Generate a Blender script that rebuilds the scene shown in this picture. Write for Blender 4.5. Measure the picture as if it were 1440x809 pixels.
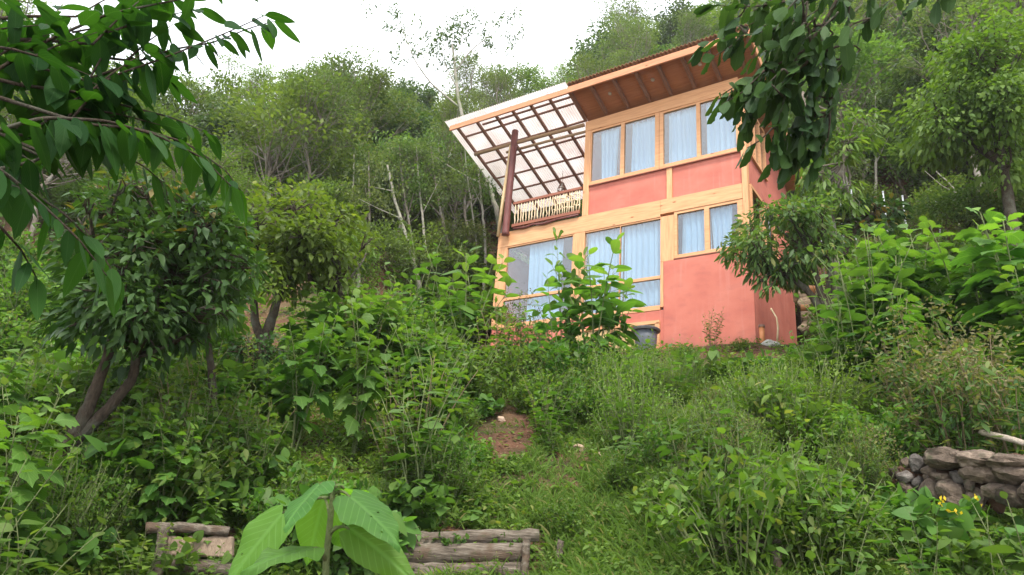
import bpy, math
import numpy as np
from mathutils import Vector, Matrix

for o in list(bpy.data.objects):
    bpy.data.objects.remove(o)
S = bpy.context.scene
COL = S.collection
rad = math.radians

# ------------------------------------------------------------------ camera
PITCH, ROLL, FPX = rad(19.44), rad(4.31), 997.288
FW = np.array([0, math.cos(PITCH), math.sin(PITCH)])
_u = np.array([0, -math.sin(PITCH), math.cos(PITCH)])
_r = np.array([1., 0, 0])
RT = _r*math.cos(ROLL) + _u*math.sin(ROLL)
UP = _u*math.cos(ROLL) - _r*math.sin(ROLL)
cam = bpy.data.cameras.new("camera")
cam.sensor_width = 36
cam.lens = 36*FPX/1440
cam.clip_start = 0.05
cam.clip_end = 2000
camo = bpy.data.objects.new("camera", cam)
COL.objects.link(camo)
camo.matrix_world = Matrix(((RT[0], UP[0], -FW[0], 0), (RT[1], UP[1], -FW[1], 0), (RT[2], UP[2], -FW[2], 0), (0, 0, 0, 1)))
S.camera = camo

# ------------------------------------------------------------------ light
SUN_EL, SUN_AZ = rad(56), rad(178)          # azimuth clockwise from +Y: behind the camera
world = bpy.data.worlds.new("World")
S.world = world
world.use_nodes = True
nt = world.node_tree
nt.nodes.clear()
sky = nt.nodes.new('ShaderNodeTexSky')
sky.sky_type = 'NISHITA'
sky.sun_disc = False
sky.sun_elevation = SUN_EL
sky.sun_rotation = SUN_AZ
sky.altitude = 1200
sky.dust_density = 2.0
tc = nt.nodes.new('ShaderNodeTexCoord')
mp = nt.nodes.new('ShaderNodeMapping')
mp.inputs['Scale'].default_value = (1, 1, 2.2)
nz = nt.nodes.new('ShaderNodeTexNoise')
nz.inputs['Scale'].default_value = 2.2
nz.inputs['Detail'].default_value = 6
cr = nt.nodes.new('ShaderNodeValToRGB')
cr.color_ramp.elements[0].position = .3
cr.color_ramp.elements[0].color = (.42, .42, .42, 1)
cr.color_ramp.elements[1].position = .62
cr.color_ramp.elements[1].color = (.88, .88, .88, 1)
mx = nt.nodes.new('ShaderNodeMix')
mx.data_type = 'RGBA'
mx.inputs['B'].default_value = (12.2, 12.5, 12.9, 1)
bg = nt.nodes.new('ShaderNodeBackground')
bg.inputs['Strength'].default_value = 0.075
wo = nt.nodes.new('ShaderNodeOutputWorld')
L = nt.links.new
L(tc.outputs['Generated'], mp.inputs['Vector'])
L(mp.outputs[0], nz.inputs['Vector'])
L(nz.outputs['Fac'], cr.inputs[0])
L(cr.outputs[0], mx.inputs['Factor'])
L(sky.outputs[0], mx.inputs['A'])
L(mx.outputs['Result'], bg.inputs[0])
L(bg.outputs[0], wo.inputs[0])
sl = bpy.data.lights.new("sun", 'SUN')
sl.energy = 1.7
sl.angle = rad(14)
sl.color = (1.0, .95, .86)
so = bpy.data.objects.new("sun", sl)
COL.objects.link(so)
sd = Vector((math.sin(SUN_AZ)*math.cos(SUN_EL), math.cos(SUN_AZ)*math.cos(SUN_EL), math.sin(SUN_EL)))
so.rotation_euler = sd.to_track_quat('Z', 'Y').to_euler()
so.location = sd*30
S.view_settings.view_transform = 'Standard'
S.view_settings.look = 'None'
S.view_settings.exposure = 1.6
S.view_settings.gamma = 1
S.render.engine = 'CYCLES'
S.cycles.max_bounces = 8
S.cycles.transparent_max_bounces = 12
S.cycles.transmission_bounces = 6
S.cycles.use_denoising = True
S.cycles.caustics_reflective = False
S.cycles.caustics_refractive = False

# ------------------------------------------------------------------ geometry helpers
rng = np.random.default_rng(11)

def unit(a):
    a = np.asarray(a, float)
    return a/np.maximum(np.linalg.norm(a, axis=-1, keepdims=True), 1e-9)

def ray(px, py):
    px, py = np.asarray(px, float), np.asarray(py, float)
    return FW + RT*((px-720)/FPX)[..., None] - UP*((py-404.5)/FPX)[..., None]

def at(px, py, d):
    """world point on the sight line through a photo pixel, d metres away over the ground"""
    r = ray(px, py)
    return r/np.hypot(r[..., 0], r[..., 1])[..., None]*np.asarray(d, float)[..., None]

def project(P):
    P = np.asarray(P, float)
    d = P@FW
    return 720+FPX*(P@RT)/d, 404.5-FPX*(P@UP)/d

def link(o, parent=None):
    COL.objects.link(o)
    if parent is not None:
        o.parent = parent
    return o

def np_mesh(name, V, faces, mat=None, data=None, smooth=False):
    """faces: list of (n,k) int arrays"""
    me = bpy.data.meshes.new(name)
    V = np.ascontiguousarray(V, np.float32)
    me.vertices.add(len(V))
    me.vertices.foreach_set('co', V.ravel())
    li = np.concatenate([f.ravel() for f in faces]).astype(np.int32)
    tot = np.concatenate([np.full(len(f), f.shape[1], np.int32) for f in faces])
    st = np.concatenate([[0], np.cumsum(tot)[:-1]]).astype(np.int32)
    me.loops.add(len(li))
    me.loops.foreach_set('vertex_index', li)
    me.polygons.add(len(tot))
    me.polygons.foreach_set('loop_start', st)
    me.polygons.foreach_set('loop_total', tot)
    me.polygons.foreach_set('use_smooth', np.full(len(tot), bool(smooth)))
    me.update(calc_edges=True)
    if data is not None:
        a = me.color_attributes.new('leafdata', 'FLOAT_COLOR', 'POINT')
        a.data.foreach_set('color', np.ascontiguousarray(data, np.float32).ravel())
    if mat:
        me.materials.append(mat)
    return me

class MB:
    """collects solids, then links them as one mesh object"""
    def __init__(s):
        s.V, s.F, s.n = [], [], 0
    def add(s, V, F):
        V = np.asarray(V, float)
        s.V.append(V)
        for f in F:
            s.F.append(np.asarray(f, int)+s.n)
        s.n += len(V)
        return s
    def hexa(s, c):
        c = np.asarray(c, float)
        return s.add(c, [np.array([[0, 3, 2, 1], [4, 5, 6, 7], [0, 1, 5, 4], [1, 2, 6, 5], [2, 3, 7, 6], [3, 0, 4, 7]])])
    def box(s, a, b):
        x0, y0, z0 = np.minimum(a, b)
        x1, y1, z1 = np.maximum(a, b)
        return s.hexa([(x0, y0, z0), (x1, y0, z0), (x1, y1, z0), (x0, y1, z0), (x0, y0, z1), (x1, y0, z1), (x1, y1, z1), (x0, y1, z1)])
    def tube(s, P, R, k=7, cap=True, rough=0., seed=0):
        P = np.asarray(P, float)
        n = len(P)
        R = np.broadcast_to(np.asarray(R, float), (n,))
        T = unit(np.gradient(P, axis=0))
        ref = np.array([0, 0, 1.]) if abs(T[:, 2]).mean() < .8 else np.array([1., 0, 0])
        A = unit(np.cross(T, ref))
        B = np.cross(T, A)
        th = np.linspace(0, 2*np.pi, k, endpoint=False)
        rr = R[:, None]*np.ones(k)
        if rough:
            rr = rr*(1+rough*np.random.default_rng(seed+n).normal(size=(n, k)))
        V = P[:, None]+rr[..., None]*(A[:, None]*np.cos(th)[None, :, None]+B[:, None]*np.sin(th)[None, :, None])
        V = V.reshape(-1, 3)
        i = np.arange(n-1)[:, None]*k
        j = np.arange(k)
        j2 = (j+1) % k
        q = np.stack([i+j, i+j2, i+k+j2, i+k+j], -1).reshape(-1, 4)
        F = [q]
        if cap:
            F += [np.arange(k)[None, ::-1], (np.arange(k)+(n-1)*k)[None]]
        return s.add(V, F)
    def build(s, name, mat, parent=None, smooth=False, bevel=0.):
        by = {}
        for f in s.F:
            by.setdefault(f.shape[1], []).append(f)
        me = np_mesh(name, np.concatenate(s.V), [np.concatenate(v) for v in by.values()], mat, None, smooth)
        o = link(bpy.data.objects.new(name, me), parent)
        if bevel:
            m = o.modifiers.new('bevel', 'BEVEL')
            m.width = bevel
            m.segments = 2
            m.limit_method = 'ANGLE'
        return o

def tag(o, label=None, cat=None, group=None, kind=None):
    for k, v in (('label', label), ('category', cat), ('group', group), ('kind', kind)):
        if v:
            o[k] = v
    return o

def thing(name, loc, label, cat, group=None, rz=0.):
    o = bpy.data.objects.new(name, None)
    o.empty_display_size = .2
    link(o)
    o.location = Vector(loc)
    o.rotation_euler = (0, 0, rz)
    return tag(o, label, cat, group)

def copy_thing(src, loc, rz, sc, label, group=None, tilt=0.):
    c = src.copy()
    COL.objects.link(c)
    c.location = Vector(loc)
    c.rotation_euler = (tilt*math.cos(rz*3), tilt*math.sin(rz*5), rz)
    c.scale = (sc, sc, sc)
    c['label'] = label
    if group:
        c['group'] = group
    for ch in src.children:
        d = ch.copy()
        COL.objects.link(d)
        d.parent = c
    return c

# ------------------------------------------------------------------ materials
def new_mat(name):
    m = bpy.data.materials.new(name)
    m.use_nodes = True
    t = m.node_tree
    t.nodes.clear()
    return m, t, t.nodes, t.links.new

def principled(N, Lk, rough=.7, spec=.4):
    p = N.new('ShaderNodeBsdfPrincipled')
    p.inputs['Roughness'].default_value = rough
    p.inputs['Specular IOR Level'].default_value = spec
    o = N.new('ShaderNodeOutputMaterial')
    Lk(p.outputs[0], o.inputs[0])
    return p, o

def mixrgb(N, Lk, fac, a, b, blend='MIX'):
    m = N.new('ShaderNodeMix')
    m.data_type = 'RGBA'
    m.blend_type = blend
    for sock, v in (('Factor', fac), ('A', a), ('B', b)):
        if hasattr(v, 'links'):
            Lk(v, m.inputs[sock])
        elif sock == 'Factor':
            m.inputs[0].default_value = v
        else:
            m.inputs[sock].default_value = (*v[:3], 1)
    return m.outputs['Result']

def noise(N, Lk, scale=5., detail=5., stretch=(1, 1, 1), coord='Object', rough=.55):
    t = N.new('ShaderNodeTexCoord')
    mp_ = N.new('ShaderNodeMapping')
    mp_.inputs['Scale'].default_value = stretch
    n = N.new('ShaderNodeTexNoise')
    n.inputs['Scale'].default_value = scale
    n.inputs['Detail'].default_value = detail
    n.inputs['Roughness'].default_value = rough
    Lk(t.outputs[coord], mp_.inputs[0])
    Lk(mp_.outputs[0], n.inputs['Vector'])
    return n.outputs['Fac']

def ramp(N, Lk, f, stops):
    r = N.new('ShaderNodeValToRGB')
    e = r.color_ramp.elements
    while len(e) < len(stops):
        e.new(.5)
    for k, (p, c) in enumerate(stops):
        e[k].position = p
        e[k].color = (*c, 1) if len(c) == 3 else c
    Lk(f, r.inputs[0])
    return r.outputs[0]

def bump(N, Lk, p, h, strength=.3, dist=.02):
    b = N.new('ShaderNodeBump')
    b.inputs['Strength'].default_value = strength
    b.inputs['Distance'].default_value = dist
    Lk(h, b.inputs['Height'])
    Lk(b.outputs[0], p.inputs['Normal'])

def plain(name, c1, c2, scale=6., rough=.7, spec=.4, stretch=(1, 1, 1), bmp=.2, bdist=.01, lo=.35, hi=.65, metal=0.):
    m, t, N, Lk = new_mat(name)
    p, o = principled(N, Lk, rough, spec)
    f = noise(N, Lk, scale, 6, stretch)
    Lk(ramp(N, Lk, f, [(lo, c1), (hi, c2)]), p.inputs['Base Color'])
    p.inputs['Metallic'].default_value = metal
    if bmp:
        bump(N, Lk, p, noise(N, Lk, scale*4, 4, stretch), bmp, bdist)
    return m

def wood(name, c1, c2, axis, knots=True, rough=.6):
    m, t, N, Lk = new_mat(name)
    p, o = principled(N, Lk, rough, .35)
    st = [9., 9., 9.]
    st[axis] = .7
    f = noise(N, Lk, 3.2, 7, st)
    c = ramp(N, Lk, f, [(.32, c1), (.66, c2)])
    big = noise(N, Lk, 1.3, 3, (1, 1, 1))
    c = mixrgb(N, Lk, ramp(N, Lk, big, [(.35, (0, 0, 0)), (.7, (.5, .5, .5))]), c, tuple(np.array(c2)*.8+np.array((.02, .0, .0))))
    if knots:
        tc_ = N.new('ShaderNodeTexCoord')
        mp_ = N.new('ShaderNodeMapping')
        s2 = [6., 6., 6.]
        s2[axis] = 2.6
        mp_.inputs['Scale'].default_value = s2
        v = N.new('ShaderNodeTexVoronoi')
        v.inputs['Scale'].default_value = .8
        Lk(tc_.outputs['Object'], mp_.inputs[0])
        Lk(mp_.outputs[0], v.inputs['Vector'])
        k = ramp(N, Lk, v.outputs['Distance'], [(.05, (1, 1, 1)), (.13, (0, 0, 0))])
        c = mixrgb(N, Lk, k, c, (.28, .11, .04))
    Lk(c, p.inputs['Base Color'])
    bump(N, Lk, p, f, .15, .004)
    return m

def leaf_mat(name, dark, light, young, trans=.38, rough=.48, vein=0., hue=.012, val=.16, spec=.25, glow=(1.9, 2.1, .7)):
    m, t, N, Lk = new_mat(name)
    at_ = N.new('ShaderNodeAttribute')
    at_.attribute_name = 'leafdata'
    sp = N.new('ShaderNodeSeparateColor')
    Lk(at_.outputs['Color'], sp.inputs[0])
    c = mixrgb(N, Lk, sp.outputs[0], dark, light)
    c = mixrgb(N, Lk, sp.outputs[1], c, young)
    oi = N.new('ShaderNodeObjectInfo')
    def rnd(lo, hi, mul):
        mm = N.new('ShaderNodeMath'); mm.operation = 'MULTIPLY'; mm.inputs[1].default_value = mul
        fr = N.new('ShaderNodeMath'); fr.operation = 'FRACT'
        mr = N.new('ShaderNodeMapRange'); mr.inputs['To Min'].default_value = lo; mr.inputs['To Max'].default_value = hi
        Lk(oi.outputs['Random'], mm.inputs[0]); Lk(mm.outputs[0], fr.inputs[0]); Lk(fr.outputs[0], mr.inputs['Value'])
        return mr.outputs[0]
    h = N.new('ShaderNodeHueSaturation')
    Lk(c, h.inputs['Color'])
    Lk(rnd(.5-hue, .5+hue, 7.3), h.inputs['Hue'])
    Lk(rnd(1-val, 1+val, 3.7), h.inputs['Value'])
    c = h.outputs[0]
    p = N.new('ShaderNodeBsdfPrincipled')
    p.inputs['Roughness'].default_value = rough
    p.inputs['Specular IOR Level'].default_value = spec
    if vein:
        ab = N.new('ShaderNodeMath'); ab.operation = 'ABSOLUTE'
        su = N.new('ShaderNodeMath'); su.operation = 'SUBTRACT'; su.inputs[1].default_value = .5
        Lk(at_.outputs['Alpha'], su.inputs[0]); Lk(su.outputs[0], ab.inputs[0])
        mul = N.new('ShaderNodeMath'); mul.operation = 'MULTIPLY_ADD'; mul.inputs[1].default_value = -1.1
        Lk(ab.outputs[0], mul.inputs[0]); Lk(sp.outputs[2], mul.inputs[2])
        s_ = N.new('ShaderNodeMath'); s_.operation = 'MULTIPLY'; s_.inputs[1].default_value = 9.
        Lk(mul.outputs[0], s_.inputs[0])
        fr = N.new('ShaderNodeMath'); fr.operation = 'PINGPONG'; fr.inputs[1].default_value = .5
        Lk(s_.outputs[0], fr.inputs[0])
        side = ramp(N, Lk, fr.outputs[0], [(.0, (1, 1, 1)), (.12, (0, 0, 0))])
        mid = ramp(N, Lk, ab.outputs[0], [(.012, (1, 1, 1)), (.035, (0, 0, 0))])
        mxm = mixrgb(N, Lk, 1., side, mid, 'LIGHTEN')
        vm = mixrgb(N, Lk, 1., mxm, (vein, vein, vein), 'MULTIPLY')
        c = mixrgb(N, Lk, vm, c, tuple(min(1, x*1.6+.04) for x in light))
        bump(N, Lk, p, mxm, .25, .003)
    Lk(c, p.inputs['Base Color'])
    tr = N.new('ShaderNodeBsdfTranslucent')
    Lk(mixrgb(N, Lk, 1., c, glow, 'MULTIPLY'), tr.inputs['Color'])
    ms = N.new('ShaderNodeMixShader')
    ms.inputs[0].default_value = trans
    Lk(p.outputs[0], ms.inputs[1]); Lk(tr.outputs[0], ms.inputs[2])
    o = N.new('ShaderNodeOutputMaterial')
    Lk(ms.outputs[0], o.inputs[0])
    return m

TIMBER = [wood('timber_along_front', (.55, .255, .115), (.72, .385, .19), 0),
          wood('timber_along_side', (.55, .255, .115), (.72, .385, .19), 1),
          wood('timber_upright', (.55, .255, .115), (.72, .385, .19), 2)]
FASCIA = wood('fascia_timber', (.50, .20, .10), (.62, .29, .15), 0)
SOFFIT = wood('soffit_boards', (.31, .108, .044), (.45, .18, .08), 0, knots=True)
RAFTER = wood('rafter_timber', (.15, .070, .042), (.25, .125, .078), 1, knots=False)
PURLIN = wood('purlin_timber', (.22, .11, .075), (.33, .18, .125), 0, knots=False)
POLE = wood('round_pole', (.25, .15, .08), (.38, .24, .13), 0, knots=False)
REDLOG = plain('red_brown_log', (.10, .028, .022), (.18, .055, .045), 5, .5, .4, (6, 6, 1), .3)
RAIL = wood('rail_timber', (.22, .07, .04), (.32, .12, .07), 0, knots=False)
STICK = plain('peeled_sticks', (.62, .45, .26), (.78, .62, .42), 8, .7, .3, (3, 3, 1))
BAMBOO = plain('bamboo', (.50, .33, .16), (.66, .48, .27), 5, .5, .4, (4, 4, 1), .1)
ROOFTOP = plain('clay_roof_sheet', (.18, .085, .04), (.30, .15, .08), 5, .8, .3)
DARK = plain('room_shade', (.05, .045, .04), (.08, .07, .06), 3, .9, .1, bmp=0)  # near black: the shade inside the rooms is put into this colour
METAL = plain('lamp_metal', (.30, .27, .22), (.45, .42, .36), 8, .35, .5, metal=.8)

def red_plaster():
    m, t, N, Lk = new_mat('red_plaster')
    p, o = principled(N, Lk, .85, .2)
    f = noise(N, Lk, 1.1, 6, (1, 1, 1.4))
    c = ramp(N, Lk, f, [(.3, (.45, .132, .098)), (.5, (.51, .162, .118)), (.72, (.56, .20, .148))])
    sm = noise(N, Lk, 2.3, 4, (1, 1, 2.2))
    c = mixrgb(N, Lk, ramp(N, Lk, sm, [(.54, (0, 0, 0)), (.72, (.45, .45, .45))]), c, (.36, .115, .095))
    st = noise(N, Lk, 3.5, 6, (3., 3., .18))
    c = mixrgb(N, Lk, ramp(N, Lk, st, [(.55, (0, 0, 0)), (.78, (.35, .35, .35))]), c, (.58, .27, .22))
    tcz = N.new('ShaderNodeTexCoord'); sx = N.new('ShaderNodeSeparateXYZ'); ad = N.new('ShaderNodeMath'); ad.operation = 'MULTIPLY_ADD'; ad.inputs[1].default_value = .9
    Lk(tcz.outputs['Object'], sx.inputs[0]); Lk(noise(N, Lk, 5, 6), ad.inputs[0]); Lk(sx.outputs['Z'], ad.inputs[2])
    c = mixrgb(N, Lk, ramp(N, Lk, ad.outputs[0], [(.35, (.55, .55, .55)), (.95, (0, 0, 0))]), c, (.26, .13, .095))
    Lk(c, p.inputs['Base Color'])
    bump(N, Lk, p, noise(N, Lk, 60, 5), .25, .006)
    return m
RED = red_plaster()

def glass_mat():
    m, t, N, Lk = new_mat('window_glass')
    g = N.new('ShaderNodeBsdfGlossy'); g.inputs['Roughness'].default_value = .015
    tr = N.new('ShaderNodeBsdfTransparent'); tr.inputs[0].default_value = (.93, .95, .96, 1)
    ge = N.new('ShaderNodeNewGeometry')
    dt = N.new('ShaderNodeVectorMath'); dt.operation = 'DOT_PRODUCT'
    Lk(ge.outputs['Incoming'], dt.inputs[0]); Lk(ge.outputs['Normal'], dt.inputs[1])
    def mth(op, a, b_=None):
        x = N.new('ShaderNodeMath'); x.operation = op
        for i, v in enumerate((a, b_)):
            if v is None: continue
            if hasattr(v, 'links'): Lk(v, x.inputs[i])
            else: x.inputs[i].default_value = v
        return x.outputs[0]
    c = mth('ABSOLUTE', dt.outputs['Value'])
    f = mth('POWER', mth('SUBTRACT', 1., c), 5.)
    f = mth('MULTIPLY_ADD', f, .92)
    f.node.inputs[2].default_value = .13
    ms = N.new('ShaderNodeMixShader'); o = N.new('ShaderNodeOutputMaterial')
    Lk(f, ms.inputs[0]); Lk(tr.outputs[0], ms.inputs[1]); Lk(g.outputs[0], ms.inputs[2]); Lk(ms.outputs[0], o.inputs[0])
    return m
GLASS = glass_mat()

def cloth_mat():
    m, t, N, Lk = new_mat('pale_blue_cloth')
    p = N.new('ShaderNodeBsdfPrincipled'); p.inputs['Roughness'].default_value = .9
    p.inputs['Base Color'].default_value = (.37, .59, .77, 1)
    tr = N.new('ShaderNodeBsdfTranslucent'); tr.inputs[0].default_value = (.46, .66, .80, 1)
    ms = N.new('ShaderNodeMixShader'); ms.inputs[0].default_value = .25
    o = N.new('ShaderNodeOutputMaterial')
    Lk(p.outputs[0], ms.inputs[1]); Lk(tr.outputs[0], ms.inputs[2]); Lk(ms.outputs[0], o.inputs[0])
    return m
CLOTH = cloth_mat()

def sheet_mat():
    m, t, N, Lk = new_mat('clear_roof_sheet')
    p = N.new('ShaderNodeBsdfPrincipled'); p.inputs['Roughness'].default_value = .3
    p.inputs['Base Color'].default_value = (.85, .83, .82, 1)
    tr = N.new('ShaderNodeBsdfTranslucent'); tr.inputs[0].default_value = (.93, .88, .86, 1)
    f = noise(N, Lk, 1.4, 5)
    Lk(ramp(N, Lk, f, [(.35, (.93, .90, .885)), (.7, (.83, .75, .72))]), tr.inputs[0])
    ms = N.new('ShaderNodeMixShader'); ms.inputs[0].default_value = .82
    o = N.new('ShaderNodeOutputMaterial')
    Lk(p.outputs[0], ms.inputs[1]); Lk(tr.outputs[0], ms.inputs[2]); Lk(ms.outputs[0], o.inputs[0])
    return m
SHEET = sheet_mat()

def bark(name, c1, c2, patch=None):
    m, t, N, Lk = new_mat(name)
    p, o = principled(N, Lk, .9, .15)
    f = noise(N, Lk, 24, 9, (1.6, 1.6, .7), rough=.7)
    c = ramp(N, Lk, f, [(.3, c1), (.68, c2)])
    if patch:
        c = mixrgb(N, Lk, ramp(N, Lk, noise(N, Lk, 3.5, 5), [(.5, (0, 0, 0)), (.64, (.8, .8, .8))]), c, patch)
    Lk(c, p.inputs['Base Color'])
    bump(N, Lk, p, f, 1., .03)
    return m
BARK = bark('brown_bark', (.032, .024, .018), (.10, .074, .052), (.12, .12, .09))
BARK_GREY = bark('grey_bark', (.11, .09, .07), (.25, .21, .165), (.28, .265, .23))
BARK_PALE = bark('pale_bark', (.22, .20, .16), (.40, .37, .31), (.16, .19, .10))
STEM = bark('green_stem', (.10, .14, .05), (.20, .22, .10))
STEM_DRY = bark('dry_stem', (.14, .10, .06), (.26, .20, .12))
LOGW = bark('weathered_log', (.075, .056, .043), (.26, .205, .16), (.12, .088, .06))
def stone_mat(name, c1, c2, c3):
    m, t, N, Lk = new_mat(name)
    p, o = principled(N, Lk, .92, .2)
    f = noise(N, Lk, 9, 10, rough=.7)
    c = ramp(N, Lk, f, [(.32, c1), (.52, c2), (.72, c3)])
    c = mixrgb(N, Lk, ramp(N, Lk, noise(N, Lk, 6, 4), [(.58, (0, 0, 0)), (.66, (.7, .7, .7))]), c, (.07, .075, .04))
    oi = N.new('ShaderNodeObjectInfo'); h = N.new('ShaderNodeHueSaturation'); mr = N.new('ShaderNodeMapRange')
    mr.inputs['To Min'].default_value = .6; mr.inputs['To Max'].default_value = 1.45
    Lk(oi.outputs['Random'], mr.inputs['Value']); Lk(mr.outputs[0], h.inputs['Value']); Lk(c, h.inputs['Color'])
    Lk(h.outputs[0], p.inputs['Base Color'])
    bump(N, Lk, p, noise(N, Lk, 22, 8, rough=.7), 1., .03)
    return m
STONE = stone_mat('field_stone', (.06, .05, .045), (.14, .12, .105), (.26, .235, .21))
STONE_PINK = stone_mat('reddish_stone', (.06, .045, .034), (.15, .112, .084), (.29, .225, .17))

LM = dict(
    sapling=leaf_mat('broad_sapling_leaf', (.036, .100, .018), (.10, .20, .034), (.19, .28, .05), .42, .5, vein=.3, spec=.25),
    dark=leaf_mat('dark_glossy_leaf', (.020, .056, .015), (.066, .135, .032), (.20, .14, .03), .28, .5, spec=.25),
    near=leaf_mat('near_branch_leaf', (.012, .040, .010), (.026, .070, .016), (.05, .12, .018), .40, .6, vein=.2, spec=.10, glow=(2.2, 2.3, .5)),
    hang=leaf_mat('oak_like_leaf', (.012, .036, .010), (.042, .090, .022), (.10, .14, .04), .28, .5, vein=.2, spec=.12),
    bright=leaf_mat('bright_lobed_leaf', (.038, .096, .016), (.098, .185, .030), (.18, .27, .045), .40, .5, vein=.3, spec=.25),
    mid=leaf_mat('mid_green_leaf', (.046, .106, .020), (.105, .195, .036), (.15, .21, .05), .36, .5),
    weed=leaf_mat('weed_leaf', (.048, .108, .016), (.125, .215, .034), (.20, .22, .06), .36, .55, val=.22, hue=.018),
    yellow=leaf_mat('yellow_green_leaf', (.072, .122, .022), (.135, .20, .036), (.19, .235, .04), .38, .5),
    olive=leaf_mat('olive_hill_leaf', (.070, .100, .038), (.145, .182, .070), (.14, .15, .06), .34, .6, val=.2, hue=.02),
    hill=leaf_mat('hill_leaf', (.064, .108, .030), (.135, .195, .052), (.14, .20, .05), .36, .55, val=.2, hue=.02),
    hilldark=leaf_mat('dark_hill_leaf', (.042, .076, .030), (.092, .138, .054), (.08, .12, .04), .3, .5, val=.18),
    feather=leaf_mat('feathery_leaf', (.064, .122, .020), (.145, .22, .040), (.16, .23, .05), .38, .6, val=.18),
    grass=leaf_mat('grass_blade', (.075, .140, .020), (.15, .225, .040), (.30, .25, .11), .36, .6),
    seed=leaf_mat('dry_seed_head', (.12, .10, .05), (.21, .19, .09), (.15, .18, .06), .3, .8),
    sun=leaf_mat('sunflower_leaf', (.052, .135, .028), (.082, .19, .034), (.11, .22, .025), .45, .55, vein=.28, spec=.2),
    willow=leaf_mat('narrow_leaf', (.045, .095, .026), (.105, .18, .048), (.21, .21, .06), .36, .5),
    litter=leaf_mat('leaf_litter', (.075, .040, .022), (.20, .12, .065), (.30, .22, .12), .1, .8),
    flower=leaf_mat('yellow_petal', (.60, .42, .02), (.70, .52, .03), (.7, .5, .03), .3, .6),
)

# ------------------------------------------------------------------ terrain
HC = np.array([5.27588303, 14.57446597])
UL = np.array([-0.81845068, 0.57457679])
VL = np.array([0.57457679, 0.81845068])
def huv(u, v):
    return HC+UL*u+VL*v
def pol(b, d, z):
    return (d*math.sin(rad(b)), d*math.cos(rad(b)), z)
CTRL = [(0, 0, -1.6), (-3, 1, -1.7), (3, 1, -1.45), (0, -8, -3.6), (-9, -4, -3.4), (9, -4, -2.2), (0, 3.5, -1.15), (-30, -20, -9), (30, -20, -6),
        (.3, 6.2, -.45), (-2.9, 5.7, -.62), (-.9, 6.2, -.52), (.3, 6.8, -.38), (-.9, 6.75, -.44), (-2.6, 6.3, -.52), (.3, 7.35, .08), (-.9, 7.3, .0), (-2.7, 6.95, -.06), (-4, 6.6, .0),
        (0, 10, 1.46), (-2.26, 10.8, 1.95), (-3.9, 10.8, 2.1), (-4, 8.5, .85), (3.1, 10.5, 2.2), (2.7, 7, .5), (3.9, 6.85, .58), (4.3, 8.0, 1.10),
        (5.2, 8.6, 1.6), (5, 5.5, .08), (3, 5.2, -.38), (-8, 12, 1.8), (-11, 19, 5.0), (-9, 6, -.5), (-7, 3, -1.3),
        (7.08, 10.9, 3.2), (10.9, 16.8, 8.0), (12, 10, 4.6), (9, 6, 1.6), (8.6, 13.4, 5.4),
        (*huv(0, -.6), 4.15), (*huv(3.5, -.6), 4.12), (*huv(7, -.6), 4.1), (*huv(-1.6, 1), 4.6), (*huv(-1.8, 4), 7.2), pol(25.5, 20.5, 8.0), pol(36, 20, 8.8), (*huv(9, 0), 4.4), (*huv(3, 6.5), 7.0), (*huv(8, 4), 6.0),
        pol(-7.7, 20, 6.2), pol(-1.3, 23, 7.8), pol(-20, 20, 6.6), pol(0, 30, 13.5), pol(30, 28, 15.5), pol(12, 28, 13.5), pol(-20, 35, 16.6), pol(-31, 35, 12.9), pol(-42, 40, 9), pol(-31, 22, 6.0),
        pol(0, 40, 22.2), pol(12, 40, 24.8), pol(-9, 40, 20.5), pol(30, 40, 30), pol(46, 40, 29), pol(60, 30, 16), pol(0, 80, 38), pol(12, 80, 44), pol(25, 80, 54), pol(-25, 80, 26), pol(-45, 80, 14), pol(55, 80, 45),
        pol(0, 150, 58), pol(40, 150, 75), pol(-40, 150, 25), pol(75, 120, 40), pol(-75, 100, 0)]
CT = np.array(CTRL)
def _phi(r2):
    return np.where(r2 > 0, .5*r2*np.log(np.maximum(r2, 1e-12)), 0)
_n = len(CT)
_A = np.zeros((_n+3, _n+3))
_d2 = ((CT[:, None, :2]-CT[None, :, :2])**2).sum(-1)
_A[:_n, :_n] = _phi(_d2)+np.eye(_n)*.002
_A[:_n, _n] = 1
_A[:_n, _n+1:] = CT[:, :2]
_A[_n:, :_n] = _A[:_n, _n:].T
_W = np.linalg.solve(_A, np.concatenate([CT[:, 2], np.zeros(3)]))
def gz(x, y):
    x, y = np.asarray(x, float), np.asarray(y, float)
    sh = x.shape
    q = np.stack([x.ravel(), y.ravel()], -1)
    z = np.empty(len(q))
    for i in range(0, len(q), 20000):
        s = q[i:i+20000]
        z[i:i+20000] = _phi(((s[:, None]-CT[None, :, :2])**2).sum(-1))@_W[:_n]+_W[_n]+s@_W[_n+1:]
    z = z.reshape(sh)
    z = z+.05*np.sin(x*2.1+y*1.3)*np.cos(y*1.7-x*.6)+.03*np.sin(x*5.3+1)*np.sin(y*4.7)
    u = (q-HC)@UL
    v = (q-HC)@VL
    d = np.maximum(np.maximum(-.3-u, u-7.3), np.maximum(-.3-v, v-4.2)).reshape(sh)
    w = np.clip(1-d/.6, 0, 1)
    w = w*w*(3-2*w)
    return z*(1-w)+4.15*w
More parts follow.
